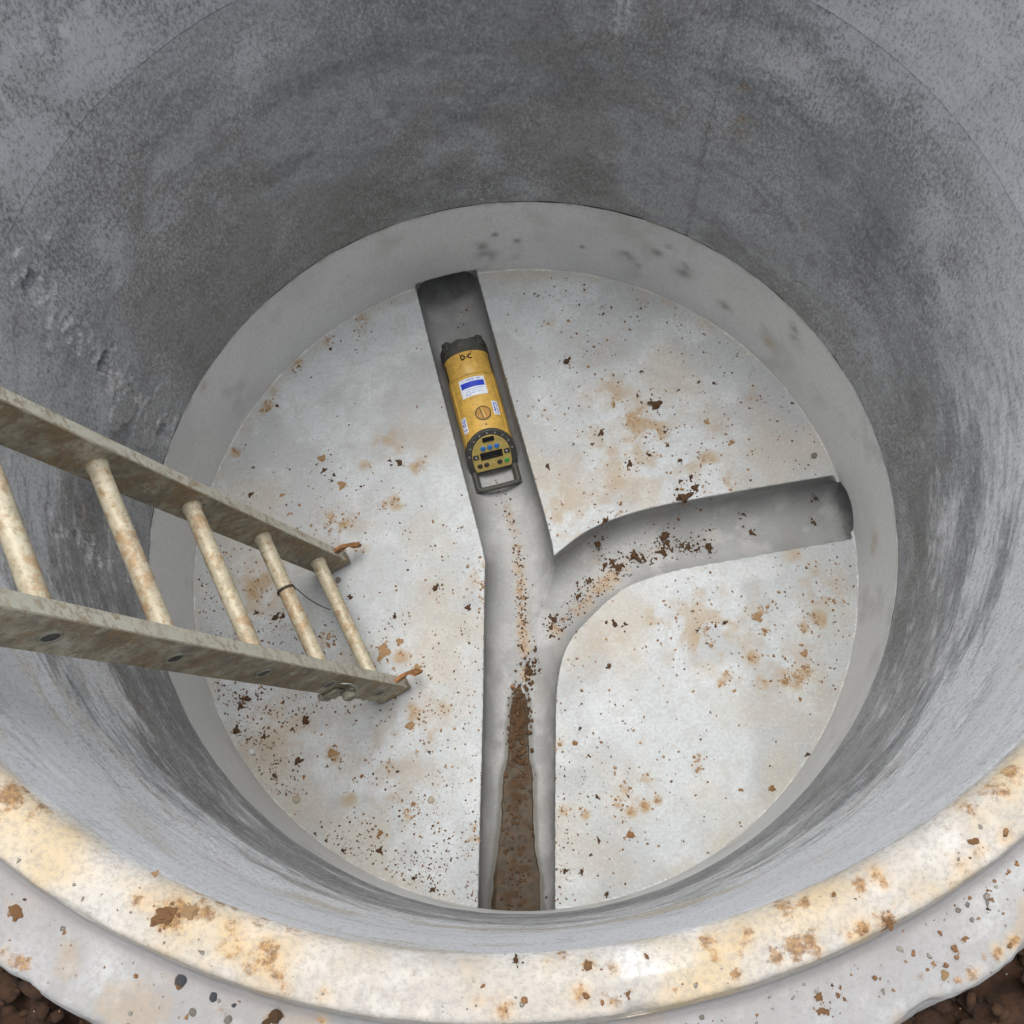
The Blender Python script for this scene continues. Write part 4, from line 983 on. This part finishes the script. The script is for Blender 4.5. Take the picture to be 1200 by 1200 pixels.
# battery cap with a raised grip bar
def disc_solid(r, h, n=40, bev=.001):
    Vt, Ft = [], []; prof = [(r, 0), (r, h - bev), (r - bev, h)]
    for rr, z in prof:
        for j in range(n): Vt.append((rr * math.cos(2 * math.pi * j / n), rr * math.sin(2 * math.pi * j / n), z))
    for i in range(2):
        for j in range(n): Ft.append((i * n + j, i * n + (j + 1) % n, (i + 1) * n + (j + 1) % n, (i + 1) * n + j))
    Ft.append(tuple(2 * n + j for j in range(n)))
    return mesh_from(Vt, Ft, sharp=40)
kb = obj('round_cap', disc_solid(.0172, .0035), M['knob'], bodyr); kb.location = (X(.361), .004, AX + RB - .0016)
kr = obj('cap_rim', tube_mesh([(.0180 * math.cos(a), .0180 * math.sin(a), .0026) for a in np.linspace(0, 2 * math.pi, 49)], .0011, 6, False), M['dark'], kb)
gb = obj('grip_bar', bm_mesh(bevel_box(-.0155, .0155, -.0027, .0027, .0025, .0062, .0012)), M['yellow'], kb); gb.rotation_euler = (0, 0, .12)
obj('grip_painted_shadow', bm_mesh(bevel_box(-.0150, .0150, -.0050, -.0028, .0033, .0038, .0001, 1)), M['dark'], kb).rotation_euler = (0, 0, .12)  # dark strip laid beside the bar as its painted shadow
sc = obj('screw', disc_solid(.0022, .0012, 12, .0004), M['dark'], bodyr); sc.location = (X(.391), .004, AX + RB - .0003)
# small moulded dots on the front housing and dark side plates
for (t, a) in ((.1915, .24), (.1925, -.26)):
    o = obj('vent_dot', disc_solid(.0017, .0008, 10, .0003), M['dark'], bodyf); o.location = (X(t), .0585 * math.sin(a), AX + .0585 * math.cos(a)); o.rotation_euler = (-a, 0, 0)
for a0, a1 in ((-1.34, -1.16), (1.16, 1.34)):
    obj('side_plate', patch_mesh(.196, .242, a0, a1, .0588), M['dark'], bodyf)
# hand-written initials D-C in black marker
def stroke(pts, w=.0017):
    Vt = []
    for (u, v) in pts:     # u along the tube (towards the nose), v across
        a = v / .0585; Vt.append((X(.2085 - u), (.0590) * math.sin(a), AX + .0590 * math.cos(a)))
    return tube_mesh(smooth_path3(Vt, max(6, len(Vt) * 5)), w, 6)
obj('marker_letter', stroke([(0, -.0125), (.011, -.0130), (.0105, -.008), (.0065, -.0045), (.001, -.0065), (-.0005, -.0125)]), M['ink'], bodyf)
obj('marker_letter', stroke([(.0045, -.0010), (.0050, .0020)]), M['ink'], bodyf)
obj('marker_letter', stroke([(.0105, .0125), (.0112, .0080), (.006, .0045), (.0010, .0065), (.0006, .0130)]), M['ink'], bodyf)

# slanted control panel: local plane (v across, w down the slope, n outwards)
Ptop = Vector((X(.405), 0, AX + RB)); wdir = Vector((.078, 0, -2 * RB)).normalized(); vdir = Vector((0, 1, 0)); ndir = vdir.cross(wdir) * -1
if ndir.x < 0: ndir = -ndir
WLEN = Vector((.078, 0, -2 * RB)).length
pm = Matrix(((vdir.x, wdir.x, ndir.x, Ptop.x), (vdir.y, wdir.y, ndir.y, Ptop.y), (vdir.z, wdir.z, ndir.z, Ptop.z), (0, 0, 0, 1)))
def dshape(inset, wcut, n=40):
    A, B = RB - inset, WLEN / 2 - inset; pts = []
    c = WLEN / 2
    for i in range(n + 1):
        a = math.pi - math.pi * i / n                       # left to right over the top
        pts.append((A * math.cos(a), c - B * math.sin(a)))
    pts.append((A * .985, c + (wcut - c) * .6)); pts.append((A * .95, wcut - .006)); pts.append((A * .89, wcut))
    pts.append((-A * .89, wcut)); pts.append((-A * .95, wcut - .006)); pts.append((-A * .985, c + (wcut - c) * .6))
    return pts
def plate(outline, z0, z1, bev=.0012):
    bm = bmesh.new(); lo = [bm.verts.new((x, y, z0)) for x, y in outline]
    cx = sum(p[0] for p in outline) / len(outline); cy = sum(p[1] for p in outline) / len(outline)
    mid_ = [bm.verts.new((x, y, z1 - bev)) for x, y in outline]
    hi_ = [bm.verts.new((cx + (x - cx) * (1 - bev / .05), cy + (y - cy) * (1 - bev / .05), z1)) for x, y in outline]
    n = len(outline)
    for a, b in ((lo, mid_), (mid_, hi_)):
        for i in range(n): bm.faces.new((a[i], a[(i + 1) % n], b[(i + 1) % n], b[i]))
    bm.faces.new(hi_); bm.faces.new(lo[::-1])
    return bm_mesh(bm, 30)
def on_panel(o, x=0, y=0, z=0):
    o.matrix_local = pm @ Matrix.Translation((x, y, z)); return o
bez = on_panel(obj('bezel', plate(dshape(-.0015, .1215), -.012, .0055, .0025), M['rubber'], las))
def on_bez(o, x, y, z=0): o.location = (x, y, z); return o
pan = obj('control_panel', plate(dshape(.0125, .1125), .004, .0072, .0008), M['yellow2'], bez)
for i in range(9):
    a = math.pi * (.04 + .92 * i / 8)
    on_bez(obj('screw', disc_solid(.0026, .0016, 12, .0005), M['steel'], bez), -(RB - .0065) * math.cos(a), WLEN / 2 - (WLEN / 2 - .0065) * math.sin(a), .0050)
on_bez(obj('window', bm_mesh(bevel_box(-.0145, .0145, -.0065, .0065, 0, .0025, .001)), M['lcd'], bez), 0, .0225, .0068)
on_bez(obj('display', bm_mesh(bevel_box(-.0275, .0275, -.0105, .0105, 0, .0014, .0006)), M['lcd'], bez), 0, .0690, .0070)
for x in (-.017, 0, .017):
    on_bez(obj('blue_button', disc_solid(.0066, .0026, 24, .001), M['blue'], bez), x, .0465, .0070)
for x, m_ in ((-.033, 'dark'), (-.0165, 'dark'), (.0165, 'dark'), (.034, 'green')):
    on_bez(obj('green_button' if m_ == 'green' else 'dark_button', disc_solid(.0064, .0026, 24, .001), M[m_], bez), x, .0945, .0070)
for x in (-.0385, .0385):
    b_ = on_bez(obj('arrow_button', bm_mesh(bevel_box(-.0072, .0072, -.0062, .0062, 0, .0026, .0012)), M['dark'], bez), x, .0670, .0068)
    s = 1 if x > 0 else -1
    obj('arrow_mark', mesh_from([(-.0022 * s, -.0028, .0028), (-.0022 * s, .0028, .0028), (.0030 * s, 0, .0028)], [(0, 1, 2) if s < 0 else (0, 2, 1)], smooth=False), M['sticker'], b_)
# carrying handle below the panel
hz = .030
hnd = obj('handle', tube_mesh(smooth_path3([(X(.470), -.050, .034), (X(.495), -.0505, .031), (X(.511), -.0495, hz), (X(.516), -.044, hz - .001), (X(.5175), -.02, hz - .001), (X(.5175), .02, hz - .001), (X(.516), .044, hz - .001), (X(.511), .0495, hz), (X(.495), .0505, .031), (X(.470), .050, .034)], 70), .0066, 12), M['rubber'], las)
for y in (-.050, .050):
    bm = bevel_box(X(.455), X(.521), y - .0085, y + .0085, .006, .030, .003)
    obj('handle_bracket', bm_mesh(bm), M['rubber'], hnd)
for y in (-.030, .030):
    for t in (.175, .43):
        bm = bevel_box(X(t) - .010, X(t) + .010, y - .006, y + .006, .0035, .022, .003)
        obj('foot', bm_mesh(bm), M['rubber'], las)

# ================================================================== SOIL, MUD AND STONES
def lump(seed, sub=2, rough=.34, flat=.62, lobes=4, spread=.22):
    rl = random.Random(seed)
    cen = [(0, 0, 0, .30)] + [(rl.gauss(0, spread), rl.gauss(0, spread), rl.gauss(0, spread * .6), rl.uniform(.14, .30)) for _ in range(lobes)]
    bm = bmesh.new(); bmesh.ops.create_icosphere(bm, subdivisions=sub, radius=1)
    Dn = np.array([v.co.normalized() for v in bm.verts]); rr = np.zeros(len(Dn))
    for (x, y, z, r) in cen:
        c = np.array((x, y, z)); b = Dn @ c; q = r * r - c @ c + b * b
        rr = np.maximum(rr, np.where(q > 0, b + np.sqrt(np.maximum(q, 0)), 0))
    rr = np.maximum(rr, .12)
    P = Dn * rr[:, None]; nz = fbm(P + seed * 1.37, 5, 2, seed); n2 = fbm(P + seed * .71, 13, 2, seed + 5)
    P *= (1 + rough * nz + rough * .8 * n2)[:, None]
    P /= (np.ptp(P[:, 0]) + np.ptp(P[:, 1])) / 2
    P[:, 2] *= flat; P[:, 2] = np.maximum(P[:, 2], -.16 * flat / .6); P[:, 2] += .12 * flat / .6
    for v, p in zip(bm.verts, P): v.co = p
    me = bpy.data.meshes.new('lump'); bm.to_mesh(me); bm.free()
    me.polygons.foreach_set('use_smooth', np.ones(len(me.polygons), bool))
    if sub >= 2: me.set_sharp_from_angle(angle=math.radians(36))
    return me
LUMPS = {}
for key in 'dortpgsw':
    soily = key in 'dort'
    for v in range(5):
        me = lump(31 * v + ord(key), 3 if soily else 2, .42 if soily else .14, {'t': .22, 'o': .40, 'r': .45}.get(key, .58),
                  {'t': 8, 'p': 1, 'g': 1, 's': 2, 'w': 1}.get(key, 6), .26 if soily else .08)
        me.materials.append(M[key]); LUMPS[key, v] = me
def chan_z(x, y):
    """height of the channel surface or benching under a point"""
    z = 0.0
    for path, dep in ((MAIN, DEPTH), (BRANCH, DEPTH - .01)):
        d = np.min(np.hypot(path[:, 0] - x, path[:, 1] - y))
        if d < HW: z = min(z, -dep + HW - math.sqrt(HW * HW - d * d))
    return z
NAMES = {'d': ('soil_clod', 'soil clod'), 'o': ('soil_clod', 'soil clod'), 'r': ('soil_clod', 'soil clod'), 't': ('mud_lump', 'mud lump'),
         'p': ('pebble', 'pebble'), 'g': ('pebble', 'pebble'), 's': ('stone', 'stone'), 'w': ('concrete_chip', 'concrete chip')}
HUE = {'d': 'dark brown soil clod', 'o': 'orange-brown soil clod', 'r': 'reddish soil clod', 't': 'flat tan mud lump', 'p': 'pale pebble', 'g': 'grey pebble', 's': 'slate-grey stone', 'w': 'white concrete chip'}
ORD = ['nearest', 'second nearest', 'third nearest', 'fourth nearest', 'fifth nearest', 'sixth nearest', 'seventh nearest', 'eighth nearest', 'ninth nearest', 'tenth nearest'] + \
      [w + ' nearest' for w in ('eleventh', 'twelfth', 'thirteenth', 'fourteenth', 'fifteenth', 'sixteenth', 'seventeenth', 'eighteenth', 'nineteenth', 'twentieth', 'twenty-first', 'twenty-second', 'twenty-third', 'twenty-fourth')]
SAT = []          # clods that shed crumbs around them
def place(table, where, zf, mark, mpos):
    made = []
    for (x, y, dm, k) in table:
        nm, cat = NAMES[k]
        o = obj(nm, LUMPS[k, random.randrange(5)])
        s = dm * (.94 if k != 't' else 1.1)
        o.location = (x, y, zf(x, y) - .0005)
        o.scale = (s * random.uniform(.9, 1.15), s * random.uniform(.85, 1.08), s * random.uniform(.8, 1.05))
        o.rotation_euler = (random.uniform(-.1, .1), random.uniform(-.1, .1), random.uniform(0, 6.28))
        size = 'large' if dm > .0215 else ('small' if dm > .0105 else 'tiny')
        made.append((o, size, k, cat, math.hypot(x - mpos[0], y - mpos[1])))
        SAT.append((x, y, dm, k, zf))
    sets = {}
    for m_ in made: sets.setdefault((m_[1], m_[2]), []).append(m_)
    for (size, k), L in sets.items():
        L.sort(key=lambda m_: m_[4])
        for i, m_ in enumerate(L):
            lab = '%s %s %s' % (size, HUE[k], where)
            if len(L) > 1: lab += ', %s %s' % (ORD[i] if i < len(L) - 1 or len(L) > 9 else 'farthest from', mark)
            tag(m_[0], lab.replace('farthest from the', 'farthest from the'), m_[3], '%ss %s' % (HUE[k], where))
flat0 = lambda x, y: 0.0
place(CL_LEFT_LOW, 'on benching around the ladder', flat0, 'the near ladder foot', (-.27, -.30))
place(CL_LEFT_UP, 'on benching left of laser', flat0, 'the laser handle', (-.04, .22))
place(CL_UPPER, 'on benching right of laser', flat0, 'the right pipe mouth', (.74, .05))
place(CL_LOWER, 'on benching below side channel', flat0, 'the right pipe mouth', (.74, .05))
place(CL_BRANCH, 'in the side channel', chan_z, 'the right pipe mouth', (.74, .05))
place(CL_MAIN, 'bedded in the wet silt', lambda x, y: max(chan_z(x, y), -DEPTH + .008), 'the laser handle', (-.04, .22))
place(CL_RIM, 'on the rim', lambda x, y: ZRIM - .001, "the ladder", (-.74, -.30))
place(CL_SHELF, 'on the outer shelf', lambda x, y: ZSH - .0015, "the ladder", (-.80, -.40))

# wet silt lying in the near channel
def silt():
    ny, nx = 260, 40
    ys = np.linspace(-.262, -.775, ny); Vt = []
    u = np.linspace(-1, 1, nx)
    Y = np.repeat(ys, nx); U = np.tile(u, ny)
    hw = silt_half(Y) + .003 * fbm(np.c_[Y, U * 0 + np.sign(U), U * 0], 40, 3, 91) + .0005
    Xc = main_x(Y) - .004
    # the near channel runs slightly oblique; keep straight across x
    XX = Xc + U * hw
    dd = np.abs(XX - main_x(Y)) * .994
    floor = -DEPTH + HW - np.sqrt(np.maximum(HW * HW - dd * dd, 0))
    P = np.c_[XX, Y, np.zeros(len(Y))]
    gran = np.clip(fbm(P, 60, 4, 92) + .1, 0, 1); up = np.clip((Y + .52) / .2, 0, 1)
    th = (1 - U * U) ** .6
    level = np.interp(-Y, [.26, .33, .5, .8], [-.1335, -.1312, -.1255, -.1215])
    top = np.maximum(level + .0012 * fbm(P, 30, 3, 93), floor + .0015)
    crumb = np.clip(gran * 2.2, 0, 1) * np.clip(1.25 - np.abs(U) * 1.1, 0, 1) * (.45 + .55 * up)
    P[:, 2] = np.where(np.abs(U) > .985, floor + .0004, top + crumb * (.0015 + .010 * up))
    a = (np.arange(ny - 1)[:, None] * nx + np.arange(nx - 1)[None, :])
    Qs = np.stack([a, a + nx, a + nx + 1, a + 1], -1).reshape(-1, 4)
    me = mesh_np(P, Qs); vattr(me, 'crumb', np.clip(crumb * 1.6, 0, 1)); return me
si = obj('wet_silt', silt(), M['mudwet'], kind='stuff')
tag(si, 'wet brown silt lying along the near flow channel', 'silt')

# loose crumbs: far too many to count
tmpl = [lump(400 + i, 1, .30, .6) for i in range(6)]
TM = []
for me in tmpl:
    v = np.zeros(len(me.vertices) * 3, np.float32); me.vertices.foreach_get('co', v); f = np.zeros(len(me.loops), np.int32); me.loops.foreach_get('vertex_index', f)
    TM.append((v.reshape(-1, 3), f.reshape(-1, 3)))
def crumbs(name, pts, mat, label, cat):
    VV, FF, b = [], [], 0
    for (x, y, z, s) in pts:
        v, f = TM[random.randrange(6)]; a = random.uniform(0, 6.28); c, sn = math.cos(a), math.sin(a)
        w = v * s * np.array([random.uniform(.8, 1.3), random.uniform(.7, 1.1), random.uniform(.6, 1.0)])
        VV.append(np.c_[w[:, 0] * c - w[:, 1] * sn + x, w[:, 0] * sn + w[:, 1] * c + y, w[:, 2] + z - .0002]); FF.append(f + b); b += len(v)
    me = mesh_np(np.vstack(VV), np.vstack(FF)); o = obj(name, me, mat, kind='stuff'); tag(o, label, cat); return o
def in_bench(x, y):
    return math.hypot(x, y) < .742 and chan_z(x, y) == 0.0
def scatter(n, test, dens, size):
    out = []; tries = 0
    while len(out) < n and tries < n * 80:
        tries += 1
        x, y = random.uniform(-.75, .75), random.uniform(-.75, .75)
        if in_bench(x, y) and test(x, y) and random.random() < dens(x, y):
            out.append((x, y, 0, size()))
    return out
sz = lambda: .0014 + .0042 * random.random() ** 3.6
mxl = lambda x, y: x < float(main_x(y))
edge_d = lambda x, y: .25 + .75 * max(0, (math.hypot(x, y) - .45) / .3) ** 1.5
lowl = scatter(4200, lambda x, y: mxl(x, y) and y < .1, lambda x, y: edge_d(x, y) * (1 if y < -.1 else .4), sz)
upl = scatter(520, lambda x, y: mxl(x, y) and y >= .02, lambda x, y: .3 + .7 * (y < .22), sz)
upr = scatter(700, lambda x, y: not mxl(x, y) and y > .0, lambda x, y: .4 + .6 * (math.hypot(x, y) > .66), sz)
lor = scatter(1000, lambda x, y: not mxl(x, y) and y <= .0, lambda x, y: .16 + .84 * max(0, min(1, (.16 - x) / .2 * (y < -.4) + (math.hypot(x, y) > .70) * .7)), sz)
sat = {k: [] for k in 'dort'}
for (x, y, dm, k, zf) in SAT:
    if k in 'dort':
        for _ in range(int(6 + dm * 420)):
            px, py = x + random.gauss(0, dm * .62), y + random.gauss(0, dm * .62)
            sat[k].append((px, py, zf(px, py), dm * random.uniform(.06, .28) * random.uniform(.5, 1)))
for (x, y, r, s_) in STAINS + [(a, b, c_, d_ * 9) for a, b, c_, d_ in WIDE]:
    for _ in range(int(12 * s_)):
        px, py = x + random.gauss(0, r * .7), y + random.gauss(0, r * .7)
        if in_bench(px, py): sat[random.choice('ttto')].append((px, py, 0, .0018 + .0055 * random.random() ** 2.2))
for k, nm in (('d', 'dark brown'), ('o', 'orange-brown'), ('r', 'reddish'), ('t', 'tan')):
    crumbs('soil_crumbs', sat[k], M[k], 'fine %s crumbs lying close round the larger clods' % nm, 'crumbs')
mixd = lambda L: ([p for i, p in enumerate(L) if i % 3], [p for i, p in enumerate(L) if i % 3 == 0])
for L, lab in ((lowl, 'benching below the ladder'), (upl, 'benching left of the laser'), (upr, 'benching right of the laser'), (lor, 'benching below the side channel')):
    a, b = mixd(L)
    crumbs('soil_crumbs', a, M['e'], 'brown soil crumbs peppering the ' + lab, 'crumbs')
    crumbs('soil_crumbs', b, M['r'], 'reddish soil crumbs peppering the ' + lab, 'crumbs')
# crumbs along the channels
cc = []
for (x, y, r, s) in CHSTAINS:
    for _ in range(int(26 * s)):
        px, py = x + random.gauss(0, r * .6), y + random.gauss(0, r * .6)
        z = chan_z(px, py)
        if z < -.03: cc.append((px, py, z, .0016 + .005 * random.random() ** 2.5))
for (x, y, dm, k) in CL_BRANCH:
    for _ in range(15):
        px, py = x + random.gauss(0, dm * .8), y + random.gauss(0, dm * .55)
        z = chan_z(px, py)
        if z < -.03: cc.append((px, py, z, .0015 + .005 * random.random() ** 2.6))
for (x, y, dm, k) in CL_MAIN[:5]:
    for _ in range(45):
        px, py = x + random.gauss(0, .012), y + random.gauss(0, .022); z = max(chan_z(px, py), -DEPTH + .008 if abs(px - main_x(py)) < .02 else -1)
        if z < -.03: cc.append((px, py, z, .0025 + .008 * random.random() ** 2))
for _ in range(420):
    py = -.30 - .45 * random.random() ** 1.4; px = float(main_x(py)) - .004 + random.gauss(0, .45) * float(silt_half(py))
    lev = float(np.interp(-py, [.26, .33, .5, .8], [-.1335, -.1312, -.1255, -.1215]))
    cc.append((px, py, max(chan_z(px, py), lev) + .0008, .002 + .009 * random.random() ** 2.4 * (1.3 if py > -.5 else .8)))
crumbs('soil_crumbs', cc, M['d'], 'brown soil crumbs strewn along the flow channels', 'crumbs')
# crumbs on shelf and rim, mostly in the corner of the shelf
sc_ = []
for _ in range(900):
    a = random.uniform(math.radians(-170), math.radians(-10)); r = random.choice((.824 + abs(random.gauss(0, .012)), random.uniform(.824, .905), random.uniform(.77, .80)))
    on = r < .81
    if on and random.random() < .6: continue
    sc_.append((r * math.cos(a), r * math.sin(a), (ZRIM if on else ZSH) - .001, .0016 + .0045 * random.random() ** 2.6))
crumbs('soil_crumbs', [p for i, p in enumerate(sc_) if i % 2], M['r'], 'reddish soil crumbs along the shelf of the top ring', 'crumbs')
crumbs('soil_crumbs', [p for i, p in enumerate(sc_) if i % 2 == 0], M['g'], 'grey grit along the shelf of the top ring', 'grit')
# clods of dug soil heaped round the ring
gs = []
for _ in range(7000):
    a = random.uniform(0, 2 * math.pi); r = .90 + abs(random.gauss(0, .22))
    gs.append((r * math.cos(a), r * math.sin(a), 1.10 + random.uniform(-.02, .02), .006 + .030 * random.random() ** 2.6))
crumbs('dug_soil', gs, M['soil'], 'dark damp soil heaped outside the top ring', 'soil')
